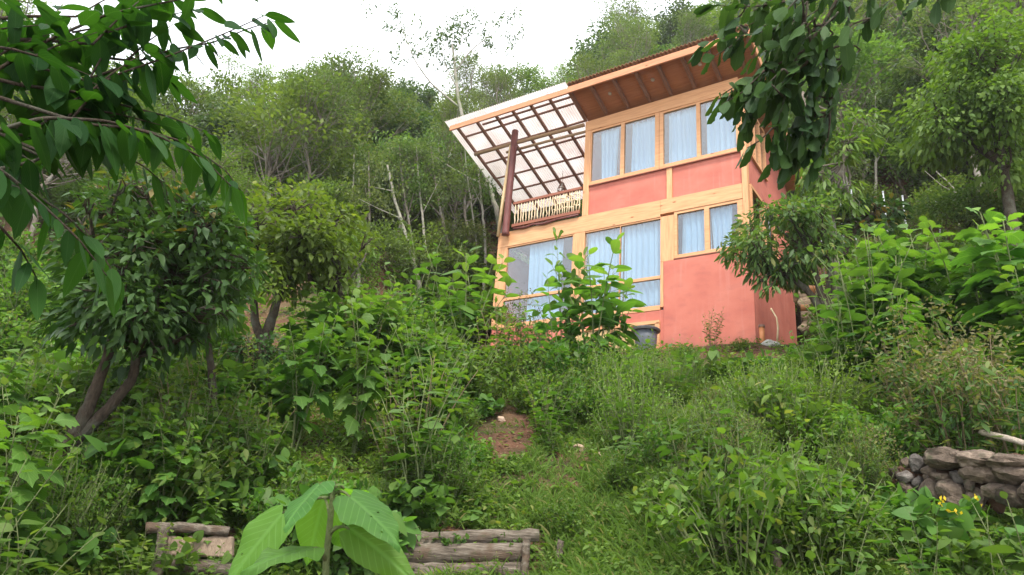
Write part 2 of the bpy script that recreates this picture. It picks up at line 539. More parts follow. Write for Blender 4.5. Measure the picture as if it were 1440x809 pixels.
def hit(px, py, d0=3., d1=90.):
    r = ray(px, py)
    r = r/np.hypot(r[..., 0], r[..., 1])[..., None]
    r = r.reshape(-1, 3)
    best = np.full(len(r), np.nan)
    for d in np.concatenate([np.arange(d0, 20, .1), np.arange(20, d1, .5)]):
        m = np.isnan(best)
        if not m.any():
            break
        P = r[m]*d
        k = gz(P[:, 0], P[:, 1]) >= P[:, 2]
        idx = np.where(m)[0][k]
        best[idx] = d
    P = r*best[:, None]
    P[:, 2] = gz(np.nan_to_num(P[:, 0]), np.nan_to_num(P[:, 1]))
    return P, best
def ground(b, d):
    x, y = d*math.sin(rad(b)), d*math.cos(rad(b))
    return np.array([x, y, float(gz(x, y))])
def under(px, py, d):
    """ground point straight below the sight line through a pixel at distance d"""
    p = at(px, py, d)
    p[2] = float(gz(p[0], p[1]))
    return p

def build_ground():
    ys = np.concatenate([np.linspace(-50, -4, 12), np.linspace(-3, 24, 150), np.linspace(24.6, 90, 70), np.linspace(95, 150, 8)])
    xs = np.concatenate([np.linspace(-130, -62, 8), np.linspace(-58, -14.5, 40), np.linspace(-14, 16, 160), np.linspace(16.6, 60, 40), np.linspace(66, 130, 8)])
    X, Y = np.meshgrid(xs, ys)
    Z = gz(np.clip(X, -130, 130), np.clip(Y, -60, 150))
    V = np.stack([X, Y, Z], -1).reshape(-1, 3)
    nx = len(xs)
    i, j = np.meshgrid(np.arange(len(ys)-1), np.arange(nx-1), indexing='ij')
    a = (i*nx+j).ravel()
    F = np.stack([a, a+1, a+nx+1, a+nx], -1)
    m, t, N, Lk = new_mat('hillside_soil')
    p, o = principled(N, Lk, .95, .15)
    c = ramp(N, Lk, noise(N, Lk, 2.2, 8), [(.3, (.045, .030, .018)), (.5, (.105, .050, .030)), (.7, (.16, .085, .055))])
    c = mixrgb(N, Lk, ramp(N, Lk, noise(N, Lk, .8, 5), [(.42, (0, 0, 0)), (.6, (.75, .75, .75))]), c, (.05, .065, .022))
    c = mixrgb(N, Lk, ramp(N, Lk, noise(N, Lk, 26, 3), [(.6, (0, 0, 0)), (.68, (.6, .6, .6))]), c, (.24, .17, .11))
    Lk(c, p.inputs['Base Color'])
    bump(N, Lk, p, noise(N, Lk, 14, 8), .8, .05)
    ob = link(bpy.data.objects.new('ground', np_mesh('ground', V, [F], m, None, True)))
    tag(ob, kind='structure')
build_ground()
def build_haze():
    m, t, N, Lk = new_mat('thin_haze')
    v = N.new('ShaderNodeVolumePrincipled')
    v.inputs['Color'].default_value = (.93, .95, .97, 1)
    v.inputs['Density'].default_value = .0006
    v.inputs['Anisotropy'].default_value = .2
    o = N.new('ShaderNodeOutputMaterial')
    Lk(v.outputs[0], o.inputs['Volume'])
    b = MB(); b.box((-131, -51, -40), (131, 151, 88))
    tag(b.build('haze', m), kind='stuff')
build_haze()

# ------------------------------------------------------------------ the house
ZB = 4.15
HOUSE = thing('hillside_house', (HC[0], HC[1], ZB), 'two storey red plastered house with timber framing, balcony and sloping roof on the hillside', 'house',
              rz=math.atan2(-UL[1], -UL[0]))
def H(u, v, z):
    return (-u, v, z-ZB)
def hbox(mb, u0, u1, v0, v1, z0, z1):
    return mb.box(H(u0, v0, z0), H(u1, v1, z1))
def hpart(name, mat, *boxes, parent=HOUSE, bevel=.006):
    mb = MB()
    for b in boxes:
        hbox(mb, *b)
    return mb.build(name, mat, parent, bevel=bevel)
def hworld(u, v, z):
    p = huv(u, v)
    return (p[0], p[1], z)
RS = .336
def zr(v):                      # underside of the sloping roof boards
    return 11.1-RS*v

# plastered walls (each its own panel between timbers)
w = hpart('wall', RED, (-.03, 2.06, -.035, .16, 3.6, 6.50), bevel=.012)                       # lower right block, front
hpart('wall', RED, (2.06, 7.0, -.02, .16, 3.6, 5.29), bevel=.01)                               # plinth under the big windows
hpart('wall', RED, (.135, 1.84, .03, .12, 8.165, 9.03), bevel=0)
hpart('wall', RED, (1.99, 4.34, .03, .12, 8.165, 9.03), bevel=0)
# right side wall as strips around its two windows
hpart('wall', RED, (-.03, .12, .165, 3.88, 3.6, 6.42), bevel=.012)
mb = MB()
hbox(mb, 0, .12, .14, 3.85, 8.22, 9.0)
hbox(mb, 0, .12, 2.42, 3.85, 6.425, 8.22)
hbox(mb, 0, .12, 1.72, 3.85, 9.0, 9.80)
mb.hexa([H(.12, 1.72, 9.8), H(0, 1.72, 9.8), H(0, 3.85, 9.8), H(.12, 3.85, 9.8), H(.12, 1.72, zr(1.72)-.02), H(0, 1.72, zr(1.72)-.02), H(0, 3.85, zr(3.85)-.02), H(.12, 3.85, zr(3.85)-.02)])
mb.build('wall', RED, HOUSE)
# back wall, left walls
hpart('wall', RED, (.12, 7.0, 3.75, 3.87, 3.6, 8.0), bevel=0)
hpart('wall', RED, (.12, 4.35, 3.72, 3.84, 8.0, 9.78), bevel=0)
hpart('wall', RED, (6.88, 7.0, .16, 3.75, 3.6, 7.7), bevel=0)
mb = MB()
mb.hexa([H(4.35, .16, 8.16), H(4.25, .16, 8.16), H(4.25, 3.72, 8.16), H(4.35, 3.72, 8.16), H(4.35, .16, 11.0), H(4.25, .16, 11.0), H(4.25, 3.72, zr(3.72)-.02), H(4.35, 3.72, zr(3.72)-.02)])
mb.build('wall', RED, HOUSE)
hpart('floor', plain('floor_boards', (.16, .09, .05), (.24, .14, .08), 4), (.12, 6.86, .17, 3.7, 7.98, 8.12), (.12, 6.86, .17, 3.7, 5.10, 5.2), bevel=0)
# room linings behind the panes, interior shade put into their near black colour
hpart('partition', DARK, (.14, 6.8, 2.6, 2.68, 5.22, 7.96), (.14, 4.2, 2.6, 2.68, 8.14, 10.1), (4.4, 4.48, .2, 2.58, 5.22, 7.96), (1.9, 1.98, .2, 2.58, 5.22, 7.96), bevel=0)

# timber frame
def post(u0, u1, z0, z1, v0=-.02, v1=.14):
    return hpart('timber_post', TIMBER[2], (u0, u1, v0, v1, z0, z1))
def beam(u0, u1, z0, z1, v0=-.025, v1=.15, name='timber_beam'):
    return hpart(name, TIMBER[0], (u0, u1, v0, v1, z0, z1))
post(6.72, 7.03, 5.30, 7.70)
post(4.24, 4.57, 5.36, 7.70)
post(1.80, 2.145, 6.505, 7.70)
post(2.065, 2.145, 5.36, 6.50)
beam(2.15, 7.03, 7.70, 8.16)
beam(.135, 2.147, 7.77, 8.16)
post(0, .13, 6.505, 11.04, -.03, .13)
post(1.845, 1.985, 8.163, 9.03, -.015, .12)
post(4.175, 4.35, 8.163, 10.75)
mb = MB()
mb.hexa([H(4.35, -.028, 10.75), H(.132, -.028, 10.70), H(.132, .14, 10.70), H(4.35, .14, 10.75), H(4.35, -.028, 11.06), H(.132, -.028, 11.10), H(.132, .14, 11.045), H(4.35, .14, 11.02)])
mb.build('timber_beam', TIMBER[0], HOUSE, bevel=.006)
beam(2.148, 6.718, 5.295, 5.375, -.03, .15)
hpart('timber_post', TIMBER[2], (0, .09, 3.74, 3.88, 8.0, 9.76), bevel=.005)

# basement door and its frame, half hidden by plants
d = hpart('door', wood('yellow_planks', (.44, .29, .12), (.60, .43, .20), 2), (2.26, 4.5, -.05, -.022, 3.8, 4.94), bevel=.004)
hpart('door_frame', TIMBER[0], (2.14, 4.6, -.09, -.022, 4.945, 5.03), (2.14, 2.25, -.085, -.022, 3.8, 4.943), (3.3, 3.4, -.085, -.052, 3.8, 4.943), parent=d)

# windows: frame mesh is the part, each pane a sub-part
def window(panes, z0, z1, u0, u1, extra=(), vf=(-.01, .08), split_z=None, sill=True):
    bx = []
    us = sorted([u0]+[x for p in panes for x in p]+[u1])
    for a, b in zip(us[0::2], us[1::2]):
        if b-a > .004:
            bx.append((a, b, vf[0], vf[1], z0[0], z1[1]))
    for a, b in panes:
        bx.append((a, b, vf[0]+.002, vf[1]-.002, z0[0], z0[1]))
        bx.append((a, b, vf[0]+.002, vf[1]-.002, z1[0], z1[1]))
        if split_z:
            bx.append((a, b, vf[0]+.004, vf[1]-.004, split_z[0], split_z[1]))
    bx += list(extra)
    f = hpart('window', TIMBER[0], *bx, bevel=.004)
    for a, b in panes:
        zs = [(z0[1], z1[0])] if not split_z else [(z0[1], split_z[0]), (split_z[1], z1[0])]
        for q0, q1 in zs:
            hpart('pane', GLASS, (a, b, .030, .036, q0, q1), parent=f, bevel=0)
    if sill:
        hpart('sill', RAIL, (u0, u1, -.045, -.012, z0[0]-.03, z0[0]-.002), parent=f, bevel=.003)
    return f
window([(2.30, 3.165), (3.275, 4.14)], (9.035, 9.15), (10.68, 10.745), 2.19, 4.172)
window([(.225, 1.10), (1.20, 2.07)], (9.035, 9.15), (10.66, 10.715), .135, 2.18)
window([(.264, .93), (1.05, 1.72)], (6.54, 6.63), (7.70, 7.768), .135, 1.797)
window([(2.15, 3.22), (3.236, 4.235)], (5.38, 5.42), (7.66, 7.697), 2.148, 4.237, split_z=(6.09, 6.17), sill=False)
window([(4.60, 6.69)], (5.38, 5.42), (7.66, 7.697), 4.572, 6.718, split_z=(6.09, 6.17), sill=False)
# side windows
for v0, v1, z0, z1, n in ((.16, 1.68, 9.03, 10.45, 4), (.16, 2.4, 6.45, 8.2, 3)):
    mb = MB()
    hbox(mb, -.055, .08, v0-.02, v1, z0-.05, z0)
    hbox(mb, -.03, .08, v0, v1, z1-.08, z1)
    vs = np.linspace(v0, v1-.09, n)
    for v in vs:
        hbox(mb, -.03, .082, v, v+.09, z0+.002, z1-.082)
    f = mb.build('window', TIMBER[1], HOUSE, bevel=.004)
    for v, v_ in zip(vs[:-1], vs[1:]):
        hpart('pane', GLASS, (.03, .036, v+.09, v_, z0+.002, z1-.082), parent=f, bevel=0)

# roof over the rooms
def corr(u0, u1, v0, v1, lift, amp, wl, th, step=.02):
    us = np.arange(u0, u1+1e-6, step)
    vs = np.array([v0, (v0+v1)/2, v1])
    up = amp*np.sin(us*2*np.pi/wl)
    def lay(off):
        return np.array([[H(u, v, zr(v)+lift+a+off) for u, a in zip(us, up)] for v in vs]).reshape(-1, 3)
    n = len(us)
    V = np.concatenate([lay(th), lay(0)])
    F = []
    m_ = 3*n
    for r_ in range(2):
        a = np.arange(n-1)+r_*n
        F.append(np.stack([a, a+1, a+n+1, a+n], -1))
        F.append(np.stack([a, a+n, a+n+1, a+1], -1)+m_)
    for r_ in (0, 2):
        a = np.arange(n-1)+r_*n
        q = np.stack([a, a+m_, a+1+m_, a+1], -1)
        F.append(q if r_ == 0 else q[:, ::-1])
    for c_ in (0, n-1):
        a = np.array([c_, c_+n])
        F.append(np.stack([a, a+n, a+n+m_, a+m_], -1))
    return V, F
mb = MB(); mb.add(*corr(-.45, 4.42, -1.06, 4.15, .235, .022, .105, .016, .0131))
ROOF = mb.build('roof', ROOFTOP, HOUSE, smooth=False)
def sloped(mb, u0, u1, v0, v1, a, b):
    """a bar lying on the roof slope, from a to b above the soffit plane"""
    return mb.hexa([H(u1, v0, zr(v0)+a), H(u0, v0, zr(v0)+a), H(u0, v1, zr(v1)+a), H(u1, v1, zr(v1)+a),
                    H(u1, v0, zr(v0)+b), H(u0, v0, zr(v0)+b), H(u0, v1, zr(v1)+b), H(u1, v1, zr(v1)+b)])
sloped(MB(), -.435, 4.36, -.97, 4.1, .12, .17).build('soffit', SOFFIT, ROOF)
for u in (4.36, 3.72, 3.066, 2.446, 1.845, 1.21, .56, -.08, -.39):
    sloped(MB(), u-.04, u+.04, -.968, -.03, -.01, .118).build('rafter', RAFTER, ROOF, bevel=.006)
mb = MB(); mb.box(H(-.45, -1.03, 11.405), H(4.395, -.975, 11.595)); mb.build('fascia', FASCIA, ROOF, bevel=.006)
sloped(MB(), -.48, -.44, -.97, 4.1, -.02, .2).build('fascia', FASCIA, ROOF, bevel=.005)
for u, v in ((3.38, -.50), (2.15, -.52), (.89, -.55)):
    c = np.array(H(u, v, zr(v)+.112))
    mb = MB()
    k = 16
    th = np.linspace(0, 2*np.pi, k, endpoint=False)
    ring = lambda r_, dz: np.stack([c[0]+r_*np.cos(th), c[1]+r_*np.sin(th), np.full(k, c[2]+dz)-RS*r_*np.sin(th)], -1)
    rs = [ring(.05, .008), ring(.05, -.008), ring(.034, -.008), ring(.030, .004)]
    V = np.concatenate(rs)
    j = np.arange(k); j2 = (j+1) % k
    F = [np.stack([j+q*k, j+(q+1)*k, j2+(q+1)*k, j2+q*k], -1) for q in range(3)]
    mb.add(V, F)
    dl = mb.build('downlight', METAL, ROOF)
    MB().add(ring(.030, .002), [np.arange(k)[None]]).build('lens', plain('lens', (.5, .45, .35), (.55, .5, .4), bmp=0), dl)

# see-through roof over the balcony
mb = MB(); mb.add(*corr(4.43, 8.62, -1.10, 2.9, .245, .014, .076, .004, .0095))
CAN = mb.build('canopy', SHEET, HOUSE, smooth=False)
for u in (8.28, 7.56, 6.87, 6.29, 5.68, 5.06):
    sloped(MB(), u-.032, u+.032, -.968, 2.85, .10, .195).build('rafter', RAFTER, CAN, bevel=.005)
for k_, v in enumerate((-.66, -.44, .18, .65, 1.3, 1.9, 2.5)):
    lo = 8.2 if v == -.66 else 8.36
    sloped(MB(), 4.42, lo if v != -.66 else 7.5, v-.022, v+.022, .197, .232).build('purlin', PURLIN, CAN, bevel=.003)
mb = MB(); mb.box(H(4.399, -1.025, 11.405), H(8.46, -.97, 11.565)); mb.build('fascia', FASCIA, CAN, bevel=.005)
MB().tube([H(8.12, -.12, 10.97), H(7, -.1, 10.98), H(5.6, -.1, 10.96), H(4.36, -.09, 10.93)], .055, 10, rough=.03).build('pole', POLE, CAN, smooth=True)
MB().tube([H(7.0, -.02, 10.80), H(5.6, -.0, 10.80), H(4.36, .02, 10.78)], .04, 8, rough=.03).build('pole', POLE, CAN, smooth=True)

# balcony
MB().tube([H(6.69, -.16, 7.99), H(6.69, -.17, 8.06), H(6.68, -.165, 9.2), H(6.655, -.16, 10.4), H(6.65, -.155, 11.36)], [.115, .105, .10, .10, .095], 12, rough=.02).build('log_post', REDLOG, HOUSE, smooth=True)
MB().tube([H(6.97, -.13, 8.02), H(6.9, -.13, 9.2), H(6.82, -.12, 10.4), H(6.79, -.12, 10.92)], [.05, .05, .047, .045], 9, rough=.03).build('bamboo_pole', BAMBOO, HOUSE, smooth=True)
hpart('floor', RAIL, (4.36, 6.98, .17, 2.9, 8.02, 8.15), bevel=0)
mb = MB()
hbox(mb, 4.36, 6.56, -.10, -.03, 8.94, 9.02)
hbox(mb, 4.40, 6.56, -.10, -.03, 8.24, 8.33)
RL = mb.build('railing', RAIL, HOUSE, bevel=.008)
MB().tube([H(6.5, -.07, 8.19), H(6.1, -.08, 8.16), H(5.85, -.07, 8.2), H(5.5, -.08, 8.15), H(5.1, -.07, 8.2), H(4.42, -.08, 8.2)], [.03, .035, .028, .035, .03, .03], 8).build('twisted_branch', REDLOG, RL, smooth=True)
r2 = np.random.default_rng(5)
for k_, u in enumerate(np.linspace(6.48, 5.25, 14)):
    pts = [H(u+r2.normal()*.010, -.065+r2.normal()*.008, z) for z in np.linspace(8.32, 8.95, 6)]
    MB().tube(pts, .015+.004*r2.random(), 7, rough=.05, seed=k_).build('baluster', STICK, RL, smooth=True)
mb = MB()
for u in np.linspace(5.17, 4.42, 11):
    pts = [H(u+r2.normal()*.012, -.065, z) for z in np.linspace(8.32, 8.95, 5)]
    mb.tube(pts, .017, 6)
for z in (8.5, 8.66, 8.82):
    mb.tube([H(u, -.065+(.022 if i % 2 else -.022), z+r2.normal()*.02) for i, u in enumerate(np.linspace(5.2, 4.42, 13))], .016, 6)
mb.build('woven_panel', STICK, RL, smooth=True)

# hanging basket lamp under the clear roof
lp = hworld(5.9, 1.45, 9.98)
lt = thing('hanging_lamp', lp, 'round wire basket lamp hanging under the clear balcony roof', 'lamp')
mb = MB()
for k_ in range(8):
    a = k_*math.pi/4
    mb.tube([(.14*math.cos(a)*s_, .14*math.sin(a)*s_, z) for s_, z in ((.25, .26), (.6, .16), (1, .02), (.85, -.08))], .009, 5)
for rr, z in ((.14, .02), (.12, -.08), (.06, .22)):
    mb.tube([(rr*math.cos(a), rr*math.sin(a), z) for a in np.linspace(0, 2*math.pi, 19)], .010, 5, cap=False)
mb.build('basket', RAFTER, lt)
MB().tube([(0, 0, .26), (0, 0, .66)], .006, 5).build('cord', RAFTER, lt)
mb = MB()
mb.tube([(0, 0, .24), (0, 0, .16), (0, 0, .10), (0, 0, .02)], [.02, .022, .04, .03], 10)
mb.build('bulb', plain('bulb_glass', (.7, .68, .6), (.75, .73, .65), bmp=0), lt, smooth=True)

# curtains
def curtain(u0, u1, z0, z1, label, v=.14, seed=0, gather=0.):
    r_ = np.random.default_rng(seed)
    n, mrows = 70, 9
    us = np.linspace(0, 1, n)
    V = []
    ph = r_.random()*6
    for i in range(mrows):
        t = i/(mrows-1)
        amp = .022+.018*t
        uu = u0+(u1-u0)*(us+gather*t*(us-.5)*-.4)
        nf = (u1-u0)/.15
        dv = amp*np.sin(us*nf*6.28+ph+.7*np.sin(us*5+ph))+.012*np.sin(us*nf*14+2*t)
        for k in range(n):
            V.append(H(uu[k], v+dv[k], z1+(z0-z1)*t))
    V = np.array(V)
    i, j = np.meshgrid(np.arange(mrows-1), np.arange(n-1), indexing='ij')
    a = (i*n+j).ravel()
    F = np.stack([a, a+1, a+n+1, a+n], -1)
    base = np.array(H((u0+u1)/2, v, z0))
    o = link(bpy.data.objects.new('curtain', np_mesh('curtain', V-base, [F], CLOTH, None, True)))
    o.location = hworld((u0+u1)/2, v, z0)
    o.rotation_euler = HOUSE.rotation_euler
    s_ = o.modifiers.new('thickness', 'SOLIDIFY'); s_.thickness = .002
    tag(o, label, 'curtain', 'pale blue curtains')
curtain(3.40, 3.95, 9.1, 10.70, 'narrow pale blue curtain in the upper window next to the balcony', seed=1, gather=.5)
curtain(2.32, 2.98, 9.1, 10.68, 'pale blue curtain second from the balcony in the upper window row', seed=2, gather=-.2)
curtain(1.16, 1.98, 9.1, 10.68, 'wide pale blue curtain third from the balcony in the upper window row', seed=3)
curtain(.2, .98, 9.1, 10.68, 'pale blue curtain in the upper window nearest the house corner', seed=4)
curtain(.95, 1.64, 6.56, 7.72, 'pale blue curtain in left pane of the small lower right window', seed=5, gather=-.2)
curtain(.42, .93, 6.56, 7.72, 'pale blue curtain drawn aside in right pane of the small lower right window', seed=6, gather=.5)
curtain(3.20, 4.22, 5.3, 7.72, 'long pale blue curtain filling the left half of the big middle ground floor window', seed=7)
curtain(2.10, 3.16, 5.3, 7.72, 'long pale blue curtain filling the right half of the big middle ground floor window', seed=8)
curtain(4.95, 6.05, 5.3, 7.72, 'long pale blue curtain hanging mid way across the leftmost ground floor window', seed=9, gather=.2)

# things standing by the house
def lathe(mb, prof, k=16, c=(0, 0)):
    th = np.linspace(0, 2*np.pi, k, endpoint=False)
    V = np.concatenate([np.stack([c[0]+r_*np.cos(th), c[1]+r_*np.sin(th), np.full(k, z)], -1) for r_, z in prof])
    j = np.arange(k); j2 = (j+1) % k
    F = [np.stack([j+q*k, j2+q*k, j2+(q+1)*k, j+(q+1)*k], -1) for q in range(len(prof)-1)]
    F += [np.arange(k)[None, ::-1], (np.arange(k)+(len(prof)-1)*k)[None]]
    return mb.add(V, F)
GREYPL = plain('grey_plastic', (.10, .11, .13), (.15, .16, .185), 3, .5, .4, bmp=.05)
p = huv(2.24, -.62)
b = thing('water_barrel', (p[0], p[1], float(gz(*p))-.05), 'grey plastic barrel with a dark lid by the basement door', 'barrel', rz=.4)
zt = 4.62-b.location.z
lathe(MB(), [(.20, 0), (.22, .05), (.25, zt*.6), (.26, zt)], 20).build('body', GREYPL, b, smooth=True)
mb = MB(); lathe(mb, [(.265, zt-.03), (.32, zt-.02), (.33, zt+.02), (.30, zt+.05), (.05, zt+.06)], 20)
mb.build('lid', plain('dark_lid', (.05, .05, .055), (.10, .09, .09), 6, .6), b)
ORANGE = plain('orange_pipe', (.55, .20, .07), (.62, .26, .10), 5, .5, .4, bmp=.05)
ORANGE2 = plain('bright_orange_pipe', (.75, .22, .03), (.80, .27, .04), 5, .5, .4, bmp=.05)
p = at(1072, 478, 15.0)
g = float(gz(p[0], p[1]))
b = thing('pipe_stub', (p[0], p[1], g), 'short upright orange drain pipe with a brown cap at the house corner', 'pipe')
zt = at(1072, 460, 15.0)[2]-g
MB().tube([(0, 0, -.2), (0, 0, zt)], .052, 14).build('pipe', ORANGE, b, smooth=True)
MB().tube([(0, 0, zt-.005), (0, 0, zt+.04)], .068, 14).build('cap', plain('cap', (.22, .12, .09), (.28, .16, .12), 5, .6), b)
mb = MB()
pp = [at(1092, 478, 15.25), at(1094, 460, 15.25), at(1092, 447, 15.3), at(1086, 437, 15.3), at(1084, 434, 15.3)]
pp[0][2] = float(gz(pp[0][0], pp[0][1]))-.05
o0 = np.array(pp[0])
o = mb.tube(np.array(pp)-o0, [.022, .02, .018, .018, .02], 8).build('hose', STICK, None, smooth=True)
o.location = o0
tag(o, 'bent cream hose rising beside the red side wall', 'hose')

# ------------------------------------------------------------------ foliage
def profile(ts, ws, fwd=None, fold=.10):
    ts, ws = np.array(ts, float), np.array(ws, float)
    fwd = np.zeros(len(ts)) if fwd is None else np.array(fwd, float)
    P = [(t, 0, 0) for t in ts]
    Li, Ri = {}, {}
    for i, w_ in enumerate(ws):
        if w_ > 0:
            Li[i] = len(P); P.append((ts[i]+fwd[i], -w_/2, fold*w_))
            Ri[i] = len(P); P.append((ts[i]+fwd[i], w_/2, fold*w_))
    Q, Tr = [], []
    for i in range(len(ts)-1):
        for E_, sgn in ((Li, 1), (Ri, -1)):
            f = [i, i+1] + ([E_[i+1]] if i+1 in E_ else []) + ([E_[i]] if i in E_ else [])
            f = f[::sgn]
            if len(f) == 4: Q.append(f)
            elif len(f) == 3: Tr.append(f)
    return np.array(P), [np.array(x) for x in (Q, Tr) if x]
T_TINY = profile([0, .5, 1], [0, 1, 0], fold=.12)
T_OV = profile([0, .28, .62, 1], [0, 1, .8, 0], fold=.10)
T_LONG = profile([0, .3, .6, .85, 1], [0, .85, 1, .55, 0], fold=.10)
T_BIG = profile([0, .06, .18, .34, .52, .70, .86, .95, 1], [0, .34, .78, 1, .98, .78, .42, .16, 0], fold=.09)
T_HEART = profile([0, .04, .16, .32, .5, .68, .84, .94, 1], [0, .62, .96, 1, .88, .66, .36, .14, 0], [0, -.10, -.06, 0, 0, 0, 0, 0, 0], fold=.08)
T_LOBE = profile([0, .10, .20, .32, .42, .54, .64, .75, .87, 1], [.04, .16, .58, .96, .68, 1., .66, .62, .30, 0], [0, 0, 0, .06, 0, .08, 0, .04, 0, 0], fold=.08)
T_OAK = profile([0, .08, .2, .3, .42, .52, .62, .72, .82, .92, 1], [0, .25, .62, .60, .86, .80, 1, .86, .76, .42, 0], [0, 0, .02, 0, .03, 0, .03, 0, .02, 0, 0], fold=.09)
T_BLADE = profile([0, .35, .7, 1], [.7, 1, .7, 0], fold=.15)

class Leaves:
    def __init__(s):
        s.V, s.F, s.D, s.n = [], [], [], 0
    def add(s, T, pos, dirs, nrm, length, ratio=.45, droop=.15, tint=None, young=None, rg=rng, curl=0.):
        P, faces = T
        pos = np.atleast_2d(pos)
        n, k = len(pos), len(P)
        d = unit(np.broadcast_to(dirs, (n, 3)))
        nr = np.broadcast_to(nrm, (n, 3))
        sd_ = unit(np.cross(nr, d)+1e-6)
        nr = np.cross(d, sd_)
        ln = np.broadcast_to(length, (n,))[:, None, None]
        rt = np.broadcast_to(ratio, (n,))[:, None, None]
        dr = np.broadcast_to(droop, (n,))[:, None, None]
        t = P[None, :, 0, None]
        V = pos[:, None]+ln*(t*d[:, None]+rt*P[None, :, 1, None]*sd_[:, None]+rt*P[None, :, 2, None]*nr[:, None])
        V = V-ln*dr*t*t*np.array([0, 0, 1.])
        if curl:
            V = V-ln*curl*rt*(P[None, :, 1, None]**2)*4*nr[:, None]*np.clip(t, 0, 1)
        off = (np.arange(n)*k)[:, None, None]+s.n
        for f in faces:
            s.F.append((f[None]+off).reshape(-1, f.shape[1]))
        s.V.append(V.reshape(-1, 3))
        D = np.empty((n, k, 4), np.float32)
        D[..., 0] = (rg.random(n) if tint is None else np.broadcast_to(tint, (n,)))[:, None]
        D[..., 1] = (0 if young is None else np.broadcast_to(young, (n,))[:, None])
        D[..., 2] = np.clip(P[None, :, 0], 0, 1)
        D[..., 3] = P[None, :, 1]+.5
        s.D.append(D.reshape(-1, 4))
        s.n += n*k
        return s
    def build(s, name, mat, parent=None, smooth=True):
        by = {}
        for f in s.F:
            by.setdefault(f.shape[1], []).append(f)
        me = np_mesh(name, np.concatenate(s.V), [np.concatenate(v) for v in by.values()], mat, np.concatenate(s.D), smooth)
        return link(bpy.data.objects.new(name, me), parent)

def curve(p0, p1, bend, n=6):
    p0, p1 = np.array(p0, float), np.array(p1, float)
    t = np.linspace(0, 1, n)[:, None]
    return p0*(1-t)+p1*t+np.array(bend, float)*(4*t*(1-t))
def on_sphere(rg, n):
    return unit(rg.normal(size=(n, 3)))

def crown(rg, L_, wood_, trunk_path, trunk_r, center, rx, ry, rz, n_cl, n_lf, cl_r, T, ln, ratio, droop=.2, flat=.65, inner=.55, young=0., lift=.35, twigs=3, ytop=0., skirt=.0, hang=.0, bw=.35):
    """clumps of leaves on limbs that leave the trunk"""
    center = np.array(center, float)
    d = on_sphere(rg, n_cl)
    d[:, 2] = np.where(d[:, 2] < -.55+skirt, -d[:, 2], d[:, 2])
    lump = 1+.22*np.sin(d[:, 0]*3.1+rg.random()*6)*np.cos(d[:, 1]*2.7+rg.random()*6)
    rad_ = (inner+(1-inner)*rg.random(n_cl)**.6)*lump
    cc = center+d*rad_[:, None]*np.array([rx, ry, rz])
    tp = np.array(trunk_path)
    for c in cc:
        h = np.clip((c[2]-tp[0, 2])/(tp[-1, 2]-tp[0, 2]+1e-6)-lift*(.5+.5*rg.random()), .3, .97)
        f = h*(len(tp)-1)
        i = min(int(f), len(tp)-2)
        p0 = tp[i]+(tp[i+1]-tp[i])*(f-i)
        dist = np.linalg.norm(c-p0)
        pth = curve(p0, c, np.array([0, 0, -.12*dist])+rg.normal(size=3)*.06*dist, 6)
        r0 = trunk_r*bw*(.5+.6*rg.random())
        if wood_ is not None:
            wood_.tube(pth, np.linspace(r0, max(.006, r0*.25), 6), 5, cap=False)
        pts = c+on_sphere(rg, n_lf)*(rg.random((n_lf, 1))**(.45))*cl_r*np.array([1, 1, flat])*(.7+.6*rg.random())
        if wood_ is not None:
            for q in pts[:twigs]:
                wood_.tube(curve(pth[-2], q, rg.normal(size=3)*.03, 4), np.linspace(r0*.28, .004, 4), 4, cap=False)
        out = unit(pts-c+(c-center)*.35)
        dirs = unit(out+rg.normal(size=(n_lf, 3))*.55+np.array([0, 0, -hang]))
        nrm = np.array([0, 0, 1.])+rg.normal(size=(n_lf, 3))*.45
        tone = np.clip(rg.normal(.5, .17)+rg.normal(size=n_lf)*.2, 0, 1)
        yg = np.zeros(n_lf)
        if young:
            yg = (rg.random(n_lf) < young)*(.4+.6*rg.random(n_lf))
        if ytop:
            top = (pts[:, 2]-center[2])/rz
            yg = np.maximum(yg, (rg.random(n_lf) < ytop*np.clip(top*1.4, 0, 1))*(.3+.7*rg.random(n_lf)))
        L_.add(T, pts, dirs, nrm, ln*(.65+.7*rg.random(n_lf)), ratio, droop, tone, yg, rg)

def trunk_curve(rg, h, lean=(0, 0), wob=.05, n=8):
    t = np.linspace(0, 1, n)
    P = np.stack([lean[0]*t**1.3*h, lean[1]*t**1.3*h, t*h], -1)
    P[1:-1, :2] += rg.normal(size=(n-2, 2))*wob*h*.5
    P[0, 2] = -.35
    return P

def hill_tree(seed, h, rx, rz, base, n_cl, n_lf, cl_r, T, ln, ratio, mat, bk, tr=.09, lean=(0, 0), **kw):
    rg = np.random.default_rng(seed)
    t = thing('tree', (0, 0, 0), '', 'tree')
    P = trunk_curve(rg, h*.82, lean)
    wd = MB()
    wd.tube(P, np.linspace(tr, tr*.3, len(P)), 7, rough=.04, seed=seed)
    lv = Leaves()
    crown(rg, lv, wd, P, tr, (P[-1, 0]*.8, P[-1, 1]*.8, h-(h-base)/2), rx, rx, rz, n_cl, n_lf, cl_r, T, ln, ratio, **kw)
    wd.build('trunk', bk, t, smooth=True)
    lv.build('crown', mat, t)
    t['_h'] = h
    return t

def where_word(px):
    return ('at the far left' if px < 230 else 'left of the house, behind the twin trunk tree' if px < 480 else 'just left of the balcony' if px < 720 else
            'rising behind the house roof' if px < 1080 else 'on the steep slope right of the house' if px < 1290 else 'near the right edge')

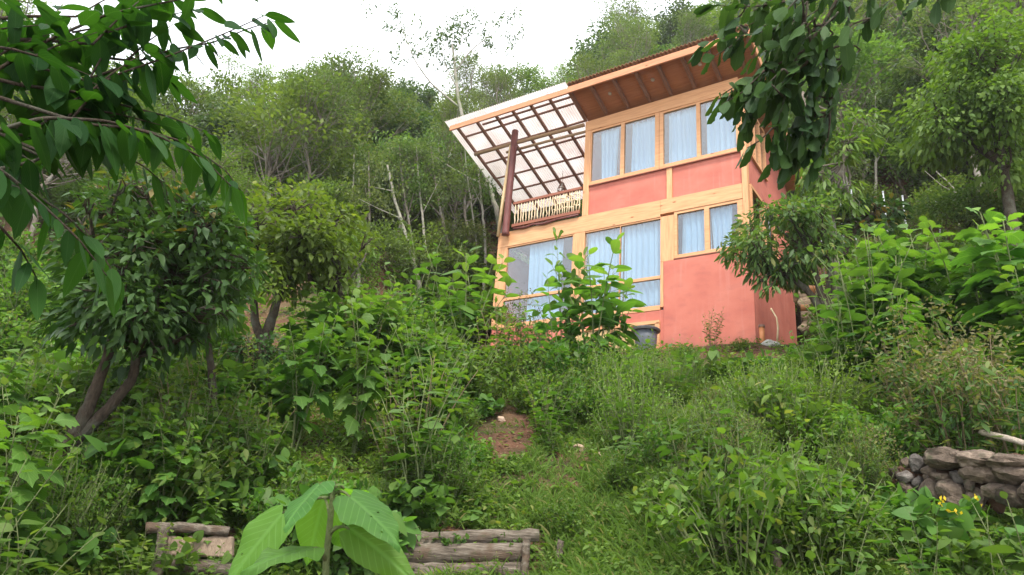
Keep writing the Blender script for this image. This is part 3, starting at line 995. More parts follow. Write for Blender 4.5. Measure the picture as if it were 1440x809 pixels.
# --- the wooded hill: a few grown models, every tree its own copy
HT = {
 'bushy': [hill_tree(100+i, 5.2+.5*i, 1.75, 1.7, 1.3, 40, 150, .60, T_TINY, .135, .5, LM['hill'], BARK_GREY, young=.06, inner=.35) for i in range(3)],
 'olive': [hill_tree(120+i, 5.6+.4*i, 1.6, 1.9, 1.6, 42, 150, .52, T_TINY, .115, .45, LM['olive'], BARK_GREY, young=.08, inner=.35, hang=.3) for i in range(3)],
 'dark': [hill_tree(140+i, 5.8+.3*i, 1.5, 2.0, 1.2, 48, 95, .55, T_TINY, .18, .42, LM['hilldark'], BARK, young=.03, inner=.35, hang=.5, droop=.3) for i in range(2)],
 'feather': [hill_tree(160+i, 5.6+.4*i, 2.3, 1.3, 2.2, 42, 190, .62, T_TINY, .085, .38, LM['feather'], BARK_GREY, young=.12, flat=.35, inner=.3, twigs=5) for i in range(3)],
 'slender': [hill_tree(180+i, 7.2+.5*i, 1.25, 2.1, 2.8, 40, 110, .50, T_TINY, .11, .45, LM['olive'], BARK_GREY, tr=.075, bw=.2, lean=(.08*(i-1), .05), twigs=6, inner=.3) for i in range(3)],
 'shrub': [hill_tree(200+i, 2.2+.3*i, 1.25, 1.0, .1, 30, 110, .5, T_TINY, .12, .5, LM['hill'], BARK, tr=.04, young=.1, inner=.3, skirt=.2) for i in range(3)],
}
HWORD = {'bushy': 'round bushy mid green tree', 'olive': 'loose olive green tree', 'dark': 'dark green dense tree', 'feather': 'light green feathery spreading tree',
         'slender': 'slender sparse pale stemmed tree', 'shrub': 'low rounded hillside shrub'}
used = set()
def place_hill(kind, x, y, sc, rg, label=None, group='trees covering the hill', rz=None, px=None):
    vs = HT[kind]
    i = int(rg.integers(len(vs)))
    z = float(gz(x, y))-.1
    px = float(project((x, y, z+2))[0]) if px is None else px
    lb = label or f"{HWORD[kind]} {where_word(px)}"
    gp = group+' '+where_word(px).split(',')[0]
    rz = rg.random()*6.28 if rz is None else rz
    src = vs[i]
    if (kind, i) not in used:
        used.add((kind, i))
        src.location = (x, y, z); src.rotation_euler = (0, 0, rz); src.scale = (sc, sc, sc)
        src['label'] = lb; src['group'] = gp
        if kind == 'shrub':
            for s_ in (src,):
                s_.name = 'hill_shrub'; s_['category'] = 'shrub'
        return src
    c = copy_thing(src, (x, y, z), rz, sc, lb, gp, tilt=.08)
    c.name = src.name.split('.')[0]
    return c
rg = np.random.default_rng(77)
placed = []
n_t = 0
for ring_, (d0, d1, cnt, gap) in enumerate(((19.5, 27, 46, 1.8), (27, 38, 84, 2.1), (38, 56, 92, 2.9), (56, 80, 30, 4.2))):
    k_ = tries = 0
    while k_ < cnt and tries < 4000:
        tries += 1
        b_ = rg.uniform(-44, 43)
        d_ = math.sqrt(rg.uniform(d0*d0, d1*d1))
        x, y = d_*math.sin(rad(b_)), d_*math.cos(rad(b_))
        u_, v_ = (np.array([x, y])-HC)@UL, (np.array([x, y])-HC)@VL
        if -3.2 < u_ < 9.0 and v_ < 6.3:
            continue
        if v_ < 6 and u_ >= 9 and d_ < 21 and b_ > -14:
            continue
        if any((x-q[0])**2+(y-q[1])**2 < gap*gap for q in placed):
            continue
        placed.append((x, y))
        side_ = 'right' if b_ > 14 else 'left' if b_ < -12 else 'mid'
        pr_ = {'right': [('bushy', .40), ('feather', .26), ('olive', .18), ('dark', .12), ('slender', .04)],
               'left': [('bushy', .3), ('feather', .30), ('olive', .22), ('dark', .1), ('slender', .08)],
               'mid': [('bushy', .2), ('feather', .12), ('olive', .34), ('dark', .18), ('slender', .16)]}[side_]
        kd = rg.choice([a for a, _ in pr_], p=[b for _, b in pr_])
        sc = rg.uniform(.7, 1.3)*(1.35 if d_ > 38 else 1.08)*(.88 if b_ < 3 else 1.)
        if d_ < 22: sc *= .8
        place_hill(kd, x, y, sc, rg)
        k_ += 1
for k_ in range(230):
    b_ = rg.uniform(-40, 41)
    d_ = rg.uniform(17.0, 36)
    x, y = d_*math.sin(rad(b_)), d_*math.cos(rad(b_))
    u_, v_ = (np.array([x, y])-HC)@UL, (np.array([x, y])-HC)@VL
    if -2.4 < u_ < 8.4 and v_ < 5.2:
        continue
    place_hill('shrub', x, y, rg.uniform(.6, 1.15)*(1 if d_ > 20 else .7), rg, group='low shrubs on the hill')
# big light green trees at the left skyline and a creeper covered tree top right
def hero_hill(kind, px, d, sc, label, word):
    p = under(px, 400, d)
    t = place_hill(kind, p[0], p[1], sc, rg, label, 'distinct trees of the hill')
    return t
hero_hill('bushy', 345, 22, 1.4, 'large light green round tree topping the left skyline', '')
hero_hill('feather', 420, 27, 1.15, 'spreading feathery tree on the skyline between the big round tree and the tall bare stem', '')

for px_, d_, s_, kd_, lb_ in ((470, 24.5, 1.25, 'olive', 'tall olive green tree between the round skyline tree and the tall bare stem'), (1180, 26, 1.6, 'feather', 'wide flat topped feathery tree above the fence posts'),
                           (1290, 27, 1.5, 'olive', 'tall olive green tree on the upper right slope'), (1250, 33, 1.7, 'feather', 'high feathery tree near the top of the right slope'), (820, 36, 1.0, 'dark', 'dark tall tree rising behind the middle of the roof'), (905, 37, 1.05, 'bushy', 'bright round tree on the skyline above the roof')):
    hero_hill(kd_, px_, d_, s_, lb_, '')

def bare_tree(px_pts, d, r0, label, mat, branches=(), leaf=None, name='bare_tree', cat='tree', seed=1, sink=True, dd=0.):
    """trunk following a line of photo pixels at a set distance; branches: (list of pixels, radius)"""
    rg_ = np.random.default_rng(seed)
    n = len(px_pts)
    ds = d+np.linspace(0, dd, n)
    P = np.array([at(x, y, q) for (x, y), q in zip(px_pts, ds)])
    base = P[0].copy()
    base[2] = float(gz(base[0], base[1]))
    if sink and base[2] < P[0, 2]:
        P = np.vstack([base-np.array([0, 0, .3]), P])
    else:
        base = P[0].copy()
    t = thing(name, base, label, cat)
    # smooth the path
    tt = np.linspace(0, len(P)-1, 6*len(P))
    Q = np.stack([np.interp(tt, np.arange(len(P)), P[:, k]) for k in range(3)], -1)
    for _ in range(4):
        Q[1:-1] = (Q[:-2]+2*Q[1:-1]+Q[2:])/4
    Q += rg_.normal(size=Q.shape)*r0*.12
    m = MB()
    m.tube(Q-base, np.linspace(r0, r0*.35, len(Q)), 8, rough=.05, seed=seed)
    lv = Leaves()
    tips = [Q[-1]]
    for bp, br in branches:
        B = np.array([at(x, y, d+(rg_.normal()*.25 if i else 0)+dd*.5) for i, (x, y) in enumerate(bp)])
        i0 = np.argmin(((Q-B[0])**2).sum(-1))
        B[0] = Q[i0]
        tt = np.linspace(0, len(B)-1, 5*len(B))
        B = np.stack([np.interp(tt, np.arange(len(B)), B[:, k]) for k in range(3)], -1)
        for _ in range(3):
            B[1:-1] = (B[:-2]+2*B[1:-1]+B[2:])/4
        m.tube(B-base, np.linspace(br, br*.3, len(B)), 6, rough=.05, seed=seed)
        tips.append(B[-1]); tips.append(B[-len(B)//3])
    m.build('trunk', mat, t, smooth=True)
    if leaf:
        lm, T, ln, ratio, n_l, r_, ncl = leaf
        for tp in tips:
            for _ in range(ncl):
                c = tp+rg_.normal(size=3)*r_*np.array([1.3, .8, .9])
                pts = c+rg_.normal(size=(n_l, 3))*r_*.42
                lv.add(T, pts-base, unit(rg_.normal(size=(n_l, 3))+np.array([0, 0, -.3])), np.array([0, 0, 1])+rg_.normal(size=(n_l, 3))*.5, ln*(.6+.8*rg_.random(n_l)), ratio, .2, None, None, rg_)
        lv.build('foliage', LM[lm], t)
    return t
bare_tree([(706, 330), (692, 268), (662, 205), (646, 150), (640, 100), (636, 62)], 21.5, .105, 'tall thin grey tree with airy crown against the sky left of the clear roof', BARK_PALE,
          [([(641, 150), (606, 118), (582, 84), (562, 30)], .04), ([(640, 125), (625, 90), (618, 55)], .025), ([(640, 100), (662, 70), (690, 50), (712, 40)], .03), ([(638, 90), (648, 55), (655, 28)], .022), ([(690, 262), (640, 240), (600, 212)], .04)],
          ('hilldark', T_TINY, .13, .42, 26, .30, 8), 'slender_tree', seed=3)
bare_tree([(592, 408), (575, 345), (556, 285), (545, 232)], 19.5, .085, 'leaning straight pale bare trunk in the middle of the left slope', BARK_PALE, [([(565, 310), (535, 295), (505, 280)], .022), ([(552, 270), (520, 262)], .018)],
          ('olive', T_TINY, .11, .45, 30, .3, 6), 'slender_tree', seed=4)
bare_tree([(640, 372), (624, 318), (612, 260), (606, 205)], 21, .07, 'thin grey trunk standing between the leaning bare trunk and the balcony', BARK_GREY, [([(645, 300), (600, 282), (560, 262), (500, 240)], .03), ([(612, 260), (590, 215)], .02)],
          ('olive', T_TINY, .11, .45, 30, .3, 6), 'slender_tree', seed=5)
bare_tree([(665, 345), (652, 300), (655, 262), (648, 215)], 22.5, .07, 'forked grey trunk just left of the red balcony post', BARK_GREY, [([(652, 300), (672, 262), (676, 225)], .04), ([(654, 280), (630, 255), (605, 245)], .025)],
          ('olive', T_TINY, .11, .45, 30, .3, 5), 'slender_tree', seed=6)
bare_tree([(505, 398), (503, 372), (498, 340)], 17.5, .06, 'short pale mossy trunk behind the yellow green tree', BARK_PALE, [], ('yellow', T_OV, .10, .5, 40, .3, 6), 'slender_tree', seed=8)
bare_tree([(1285, 305), (1268, 262), (1248, 225), (1225, 205)], 22, .07, 'leaning brown trunk on the slope above the fence posts', BARK, [([(1262, 250), (1280, 225)], .03)], ('hill', T_TINY, .12, .5, 40, .4, 7), 'slender_tree', seed=9)
bare_tree([(1270, 300), (1258, 255), (1240, 232)], 22.6, .06, 'second leaning brown trunk close above the fence posts', BARK, [], ('hill', T_TINY, .12, .5, 40, .4, 7), 'slender_tree', seed=10)
bare_tree([(1350, 325), (1344, 290), (1345, 268), (1310, 235)], 19.8, .035, 'bleached dead sapling among the fence posts', BARK_PALE, [([(1344, 272), (1325, 262), (1300, 240)], .018)], None, 'dead_sapling', seed=11)

for k_ in range(14):
    x_ = (452, 470, 492, 520, 536, 570, 583, 600, 628, 640, 672, 684, 434, 1232)[k_]
    y_ = 390-(x_-430)*.12 if x_ < 900 else 300
    ln_ = rg.uniform(-22, 6)
    d_ = rg.uniform(19.5, 24)
    wh = 'first second third fourth fifth sixth seventh eighth ninth tenth eleventh twelfth'.split()
    o_ = [434, 452, 470, 492, 520, 536, 570, 583, 600, 628, 640, 672, 684]
    lb_ = f"slim pale stemmed young tree, {wh[min(11, o_.index(x_))] if x_ < 680 else 'last'} from the left on the slope left of the house" if x_ < 900 else 'slim pale stemmed young tree left of the leaning trunks above the fence posts'
    bare_tree([(x_, y_), (x_+ln_*.4, y_-55), (x_+ln_, y_-120), (x_+ln_*1.2, y_-165)], d_, rg.uniform(.035, .06), lb_, BARK_PALE if k_ % 3 else BARK_GREY, [([(x_+ln_*.5, y_-70), (x_+ln_*.5+rg.uniform(-30, 30), y_-115)], .02)],
              ('olive' if k_ % 2 else 'hill', T_TINY, .11, .45, 34, .34, 8), 'slender_tree', seed=40+k_)

# white fence posts on the right hand slope
POSTM = plain('galvanised_post', (.33, .35, .36), (.46, .48, .49), 6, .5, .4, bmp=.05)
for k_, (px, y0, y1) in enumerate(((1272, 300, 276), (1318, 318, 284), (1348, 325, 290), (1245, 300, 270), (1200, 300, 268), (1183, 300, 272), (1152, 300, 268))):
    p = under(px, 300, 20.0)
    zt = at(px, y1, 20.0)[2]-p[2]
    zt = max(zt, .7)
    t = thing('fence_post', p, ('thin galvanised fence post ' + ('furthest right on the slope', 'in front of the bleached sapling', 'beside the bleached sapling', 'fourth from the right on the slope', 'between the mossy tree and the leaning trunks', 'close right of the mossy tree', 'just behind the mossy tree')[(1, 2, 0, 3, 4, 5, 6)[k_]]), 'post', 'fence posts on the right slope')
    MB().tube([(0, 0, -.4), (0, 0, zt)], .021, 8).build('pole', POSTM, t, smooth=True)
    MB().tube([(0, 0, zt-.01), (0, 0, zt+.03)], .027, 8).build('cap', POSTM, t)

# ------------------------------------------------------------------ trees of the near slope
def px_path(pts, d):
    return np.array([at(x, y, dd_) for (x, y), dd_ in zip(pts, np.broadcast_to(d, len(pts)))])
def smooth_path(P, n=6, it=4):
    tt = np.linspace(0, len(P)-1, n*len(P))
    Q = np.stack([np.interp(tt, np.arange(len(P)), P[:, k]) for k in range(3)], -1)
    for _ in range(it):
        Q[1:-1] = (Q[:-2]+2*Q[1:-1]+Q[2:])/4
    return Q

def leafy_tree(name, label, trunks, d, r0, clumps, lm, T, ln, ratio, n_lf, cl_r, bk, seed, ytop=0., young=0., hang=.3, droop=.25, group=None, flat=.75, cat='tree', ymat=None):
    """trunks: photo pixel lines; clumps: (px, py, depth offset, size)"""
    rg_ = np.random.default_rng(seed)
    paths = [smooth_path(px_path(t_, d)) for t_ in trunks]
    b0 = paths[0][0].copy()
    gnd = float(gz(b0[0], b0[1]))
    base = np.array([b0[0], b0[1], min(gnd, b0[2])])
    t = thing(name, base, label, cat, group)
    m = MB()
    for i, P in enumerate(paths):
        if i == 0 and P[0, 2] > gnd:
            P = np.vstack([[P[0, 0], P[0, 1], gnd-.25], P])
        m.tube(P-base, np.linspace(r0*(1 if i == 0 else .7), r0*.4, len(P)), 9, rough=.06, seed=seed+i)
    tips = np.array([P[-1] for P in paths]+[P[int(len(P)*.75)] for P in paths])
    lv = Leaves()
    zs = []
    for (x, y, dz, s_) in clumps:
        c = at(x, y, d+dz)
        zs.append(c[2])
    zlo, zhi = min(zs), max(zs)
    cen = np.mean([at(x, y, d+dz) for x, y, dz, s_ in clumps], axis=0)
    for (x, y, dz, s_) in clumps:
        c = at(x, y, d+dz)
        p0 = tips[np.argmin(((tips-c)**2).sum(-1))]
        dist = np.linalg.norm(c-p0)
        pth = curve(p0, c, rg_.normal(size=3)*.08*dist+np.array([0, 0, -.05*dist]), 6)
        m.tube(pth-base, np.linspace(r0*.3, .008, 6), 5, cap=False)
        n = int(n_lf*s_*s_)
        R_ = cl_r*s_
        pts = c+on_sphere(rg_, n)*(rg_.random((n, 1))**.42)*R_*np.array([1, 1, flat])
        for q in pts[:5]:
            m.tube(curve(pth[-2], q, rg_.normal(size=3)*.03, 4)-base, np.linspace(.012, .004, 4), 4, cap=False)
        out = unit(unit(pts-c)*.8+unit(c-cen)*.5)
        dirs = unit(out+rg_.normal(size=(n, 3))*.5+np.array([0, 0, -hang]))
        nrm = np.array([0, 0, 1.])+rg_.normal(size=(n, 3))*.4
        tone = np.clip(rg_.normal(.5, .15)+rg_.normal(size=n)*.2, 0, 1)
        hgt = (c[2]-zlo)/(zhi-zlo+.01)
        yg = (rg_.random(n) < young+ytop*max(0, hgt-.45)*1.8)*(.35+.65*rg_.random(n))
        lv.add(T, pts-base, dirs, nrm, ln*(.6+.7*rg_.random(n)), ratio, droop, tone, yg, rg_)
    m.build('trunk', bk, t, smooth=True)
    lv.build('crown', LM[lm], t)
    return t
def blob(rg_, cx, cy, rx, ry, n, d_r, s=(.8, 1.2), inner=.2):
    out = []
    for _ in range(n):
        a = rg_.random()*6.283
        q = inner+(1-inner)*math.sqrt(rg_.random())
        out.append((cx+rx*q*math.cos(a), cy+ry*q*math.sin(a), rg_.uniform(-d_r, d_r), rg_.uniform(*s)))
    return out
r3 = np.random.default_rng(31)
leafy_tree('leafy_tree', 'lighter green leafy tree tucked close behind the dark round tree', [[(300, 560), (295, 500), (288, 440), (280, 380)]], 8.9, .05,
           blob(np.random.default_rng(32), 285, 380, 62, 100, 30, .6, (.7, 1.1)), 'mid', T_OV, .12, .48, 80, .32, BARK, 309, ytop=.25, hang=.3)
cl = blob(r3, 215, 368, 108, 98, 52, .8)+blob(r3, 185, 445, 85, 45, 14, .6)+blob(r3, 235, 300, 85, 35, 10, .5, (.6, .9))+blob(np.random.default_rng(33), 220, 365, 145, 122, 26, .9, (.3, .6), .75)
leafy_tree('lush_tree', 'dark lush round tree with a forked trunk at the left', [[(62, 690), (95, 632), (128, 565), (152, 500), (165, 440)], [(100, 625), (150, 578), (186, 535), (192, 505), (186, 450)], [(165, 470), (150, 420), (140, 370)], [(186, 460), (230, 400), (250, 350)]],
           7.5, .082, cl, 'dark', T_OV, .108, .46, 105, .32, BARK, 301, ytop=.2, hang=.12, droop=.3)
cl = blob(r3, 395, 345, 72, 52, 26, .8)+blob(r3, 450, 330, 60, 40, 12, .6)+blob(r3, 400, 300, 55, 28, 9, .5, (.6, .9))+blob(np.random.default_rng(34), 412, 335, 112, 78, 22, .9, (.3, .6), .75)
leafy_tree('twin_trunk_tree', 'yellow green bushy tree on two brown trunks left of the house', [[(372, 490), (376, 466), (388, 430), (402, 385), (408, 350)], [(370, 480), (358, 455), (357, 410), (366, 385), (366, 350)], [(405, 388), (450, 392), (470, 402), (484, 420)]],
           11., .095, cl, 'yellow', T_OV, .125, .52, 110, .37, BARK, 302, ytop=.25, hang=.25)
cl = blob(r3, 362, 508, 42, 30, 12, .35, (.7, 1.))
leafy_tree('dark_shrub', 'small dark shrub at the foot of the two brown trunks', [[(362, 560), (362, 530), (360, 510)]], 10.2, .05, cl, 'dark', T_OV, .09, .5, 60, .24, BARK, 303, cat='shrub')
# the tree at the right corner of the house
cl = blob(r3, 1108, 335, 72, 52, 30, .7)+blob(r3, 1060, 365, 40, 30, 8, .4, (.6, .9))+blob(r3, 1150, 320, 40, 40, 8, .5, (.7, 1.))+[(1082, 405, -.3, .5), (1072, 395, -.3, .5), (1060, 385, -.2, .6)]
leafy_tree('small_tree', 'small leafy tree with a low side limb in front of the red side wall', [[(1156, 505), (1158, 455), (1166, 405), (1168, 370)], [(1157, 440), (1138, 410), (1110, 388), (1085, 376)], [(1160, 430), (1150, 400), (1140, 350)]],
           13.2, .10, cl, 'willow', T_LONG, .15, .36, 75, .32, BARK, 304, young=.10, hang=.6)
cl = blob(r3, 1168, 245, 36, 80, 24, .5, (.6, .9))+blob(r3, 1195, 180, 30, 40, 8, .5, (.6, .9))+blob(r3, 1140, 280, 25, 28, 5, .4, (.5, .8))
leafy_tree('mossy_tree', 'tall mossy pale trunk wrapped in drooping yellow green leaves right of the house', [[(1172, 440), (1176, 390), (1170, 320), (1162, 270), (1148, 220), (1136, 180), (1128, 130)], [(1168, 300), (1185, 260), (1190, 200)]],
           14.0, .10, cl, 'yellow', T_LONG, .17, .30, 95, .38, BARK_GREY, 305, young=.12, hang=.9)
leafy_tree('dark_tree', 'dark leaved small tree between the mossy trunk and the fence posts', [[(1175, 400), (1188, 350), (1205, 320), (1230, 300)]], 14.6, .09,
           blob(r3, 1228, 305, 42, 24, 14, .5, (.7, 1.)), 'dark', T_OV, .16, .5, 60, .32, BARK, 306, young=.1)
# creeper covered tree at the top right
cl = blob(r3, 1395, 95, 62, 75, 34, 1.2)+blob(r3, 1350, 150, 60, 45, 16, 1.)+blob(r3, 1420, 190, 40, 60, 14, .8)+blob(r3, 1310, 180, 45, 35, 10, .8)
leafy_tree('creeper_covered_tree', 'big tree smothered in bright green creepers at the top right', [[(1425, 330), (1415, 260), (1400, 180), (1395, 110)], [(1410, 230), (1350, 190), (1330, 170)]], 15.5, .12, cl, 'feather', T_OV, .13, .55, 130, .55, BARK, 307, young=.12, hang=.7)

# ------------------------------------------------------------------ overhanging branches close to the camera
def twig_leaves(lv, m, P, base, r0, T, ln, ratio, step, rg_, hang, lm_side=1., young=0., start=.12, back=.25, droop=.25, curl=.25, tiltn=.35):
    Q = smooth_path(P, 10, 5)
    m.tube(Q-base, np.linspace(r0, r0*.3, len(Q)), 6, rough=.04)
    s = np.concatenate([[0], np.cumsum(np.linalg.norm(np.diff(Q, axis=0), axis=1))])
    L_ = s[-1]
    k = 0
    for a in np.arange(L_*start, L_, step):
        p = np.array([np.interp(a, s, Q[:, c]) for c in range(3)])
        q = np.array([np.interp(min(a+.02, L_), s, Q[:, c]) for c in range(3)])
        ax = unit(q-p if np.linalg.norm(q-p) > 1e-6 else Q[-1]-Q[-2])
        sd_ = unit(np.cross(ax, [0, 0, 1.]))
        sgn = 1 if k % 2 else -1
        dr = unit(ax*(.55+.3*rg_.normal())+sd_*sgn*(.75+.25*rg_.normal())*lm_side+np.array([0, 0, -hang])*rg_.uniform(.35, 1.3)+rg_.normal(size=3)*.12)
        nrm = np.array([0, 0, 1.])+ax*.2+rg_.normal(size=3)*tiltn
        l_ = ln*(.55+.75*rg_.random())*(1-.25*(a/L_)**2)
        lv.add(T, p-base, dr, nrm, l_, ratio*(.9+.2*rg_.random()), droop, rg_.random(), young*(a/L_)*(rg_.random() < .6), rg_, curl)
        k += 1
    lv.add(T, Q[-1]-base, unit(Q[-1]-Q[-4]+np.array([0, 0, -.02])), np.array([0, 0, 1.])+rg_.normal(size=3)*.2, ln*.85, ratio, droop, rg_.random(), young, rg_, curl)

r4 = np.random.default_rng(41)
ob = np.array([-2.9, 1.7, float(gz(-2.9, 1.7))])
OT = thing('overhanging_tree', ob, 'near tree reaching in from the upper left with large pointed hanging leaves', 'tree')
m, lv = MB(), Leaves()
hub = np.array([-2.55, 1.9, 1.05])
m.tube(smooth_path(np.array([[-2.9, 1.7, ob[2]-.3], [-2.95, 1.72, -.6], [-2.8, 1.8, .4], hub, [-2.6, 2.2, 1.9], [-2.4, 2.3, 2.6]]), 6)-ob, np.linspace(.12, .05, 36), 9, rough=.04)
def near_twig(pts, d, ln=.185, step=.040, hang=.55, r0=.009, young=0., ratio=.43, start=.1, feeder=True):
    ln, step = ln*.78, step*.78
    r0 = r0*.65
    P = px_path(pts, d)
    if feeder:
        m.tube(curve(hub, P[0], np.array([0, 0, .1]), 8)-ob, np.linspace(.016, r0, 8), 6)
    twig_leaves(lv, m, P, ob, r0, T_BIG, ln, ratio, step, r4, hang, young=young, start=start)
near_twig([(-60, 250), (60, 225), (100, 160), (140, 85), (200, -10)], [2.2, 2.2, 2.25, 2.3, 2.35], start=.2)
near_twig([(60, 215), (150, 110), (230, 82), (310, 50), (372, 22)], [2.2, 2.2, 2.2, 2.15, 2.1], .16, .05, .75, .007)
near_twig([(-40, 120), (60, 60), (150, 20), (250, 0), (330, -25)], [2.3, 2.3, 2.25, 2.2, 2.2], .17, .05, .5)
near_twig([(-60, 200), (60, 165), (150, 170), (220, 190), (285, 222), (325, 262)], [2.0, 2.0, 2.05, 2.05, 2.1, 2.1], .15, .030, 1.0, .009, .6)
near_twig([(40, 150), (120, 175), (190, 180), (260, 200), (318, 240), (338, 268)], [2.1, 2.1, 2.15, 2.15, 2.2, 2.2], .15, .032, .9, .008, .7)
near_twig([(30, 120), (110, 130), (180, 150), (240, 165), (300, 190)], [2.25, 2.25, 2.3, 2.3, 2.3], .15, .034, .9, .008, .5)
near_twig([(100, 120), (170, 95), (240, 70), (300, 60), (350, 40), (385, 30)], [2.3, 2.3, 2.3, 2.25, 2.2, 2.2], .16, .034, .9, .007, .3)
near_twig([(-30, 250), (40, 268), (90, 300), (135, 345), (165, 392)], [2.1, 2.1, 2.1, 2.15, 2.15], .13, .034, .9, .007, .5)
near_twig([(-40, 190), (60, 190), (140, 205), (200, 232), (235, 262)], [2.5, 2.5, 2.45, 2.4, 2.4], .15, .05, 1.0, .008, .5)
near_twig([(-60, 205), (10, 245), (62, 290), (112, 338), (150, 388)], [1.95, 1.95, 2.0, 2.0, 2.05], .135, .040, 1.0, .008, .35)
near_twig([(-50, 290), (0, 318), (30, 352), (52, 392)], [1.95, 1.95, 2.0, 2.0], .13, .042, 1.0, .007, .35)
for k_ in range(46):
    x, y = r4.uniform(-70, 215), r4.uniform(-10, 225)
    dd_ = r4.uniform(2.1, 2.8)
    a = r4.uniform(-.9, .6)
    l_ = r4.uniform(70, 130)
    near_twig([(x-l_*.5*math.cos(a), y-l_*.5*math.sin(a)), (x, y), (x+l_*.6*math.cos(a), y+l_*.6*math.sin(a)+8)], [dd_, dd_, dd_], .165, .05, .7, .006, feeder=(k_ % 3 == 0))
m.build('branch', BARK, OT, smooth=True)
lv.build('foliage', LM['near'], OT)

rb = np.array([5.6, 3.4, float(gz(5.6, 3.4))])
RTREE = thing('overhanging_tree', rb, 'near branches with dark wavy edged leaves hanging in front of the right roof end', 'tree')
m, lv = MB(), Leaves()
hub = np.array([4.9, 4.0, 4.4])
m.tube(smooth_path(np.array([[5.6, 3.4, rb[2]-.3], [5.5, 3.5, 1.2], [5.3, 3.7, 3.0], hub, [4.6, 4.3, 5.6]]), 6)-rb, np.linspace(.15, .07, 30), 9, rough=.04)
MAINP = [hub]
def far_twig(pts, d, ln=.215, step=.036, hang=.55, r0=.010, feeder=True):
    P = px_path(pts, np.broadcast_to(d, len(pts)))
    if feeder == 'main':
        m.tube(curve(hub, P[0], np.array([0, 0, .25]), 8)-rb, np.linspace(.045, r0, 8), 6)
    elif feeder:
        q = np.array(MAINP)
        q = q[np.argmin(((q-P[0])**2).sum(-1))]
        m.tube(curve(q, P[0], r4.normal(size=3)*.03, 6)-rb, np.linspace(.012, .006, 6), 5)
    if len(pts) > 3:
        MAINP.extend(list(smooth_path(P, 6, 3)))
    twig_leaves(lv, m, P, rb, r0, T_OAK, ln, .50, step, r4, hang, young=.3 if r4.random() < .12 else 0., start=.08, curl=.4, tiltn=.9, droop=.2)
far_twig([(1215, -45), (1180, -5), (1158, 35), (1130, 72), (1090, 105)], 5.2, r0=.022, step=.05, feeder='main')
far_twig([(1158, 35), (1120, 40), (1070, 45), (1015, 55)], 5.1, feeder=False)
far_twig([(1180, -5), (1120, 0), (1060, 10), (1005, 8)], 5.2, feeder=False)
far_twig([(1130, 72), (1085, 95), (1040, 118), (1012, 135)], 5.0, feeder=False)
far_twig([(1140, 60), (1142, 110), (1138, 150), (1128, 190)], 5.1, feeder=False)
far_twig([(1120, 80), (1105, 130), (1095, 170), (1090, 205)], 5.0, feeder=False)
far_twig([(1110, 100), (1080, 140), (1055, 160), (1045, 180)], 5.1, feeder=False)
far_twig([(1150, 40), (1170, 90), (1172, 130), (1165, 160)], 5.3, feeder=False)
far_twig([(1330, -50), (1290, -25), (1258, -5), (1240, 10)], 5.0, .2, .045, feeder='main')
far_twig([(1215, -30), (1225, -5), (1222, 18), (1212, 34)], 5.1, .2, .05, feeder=True)
far_twig([(1185, -10), (1195, 10), (1192, 30)], 5.2, .2, .05, feeder=True)
far_twig([(1345, -40), (1325, -15), (1318, 2)], 5.1, .2, .06, feeder=True)
far_twig([(1340, -40), (1310, -18), (1290, -2), (1272, 15)], 5.1, .2, .06, feeder=False)
for x_, y_ in ((1120, 200), (1135, 215), (1112, 222), (1150, 190), (1128, 175), (1142, 235), (1105, 195)):
    far_twig([(x_+22, y_-40), (x_+8, y_-15), (x_-8, y_+12)], 5.3, .21, .036, .7, .007)
for k_ in range(37):
    a_ = r4.random()
    x, y = 1095+66*r4.normal()*.75, 85+75*r4.normal()*.75
    x, y = min(max(x, 1005), 1180), min(max(y, -20), 215)
    if y > 130 and x < 1000+(y-100)*.55: x += 45
    dd_ = r4.uniform(4.8, 5.7)
    l_ = r4.uniform(35, 65)
    far_twig([(x+l_*.5, y-l_*.5), (x, y), (x-l_*.45, y+l_*.25)], dd_, .20, .055, .6, .008, feeder=True)
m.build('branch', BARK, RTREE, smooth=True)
lv.build('foliage', LM['hang'], RTREE)

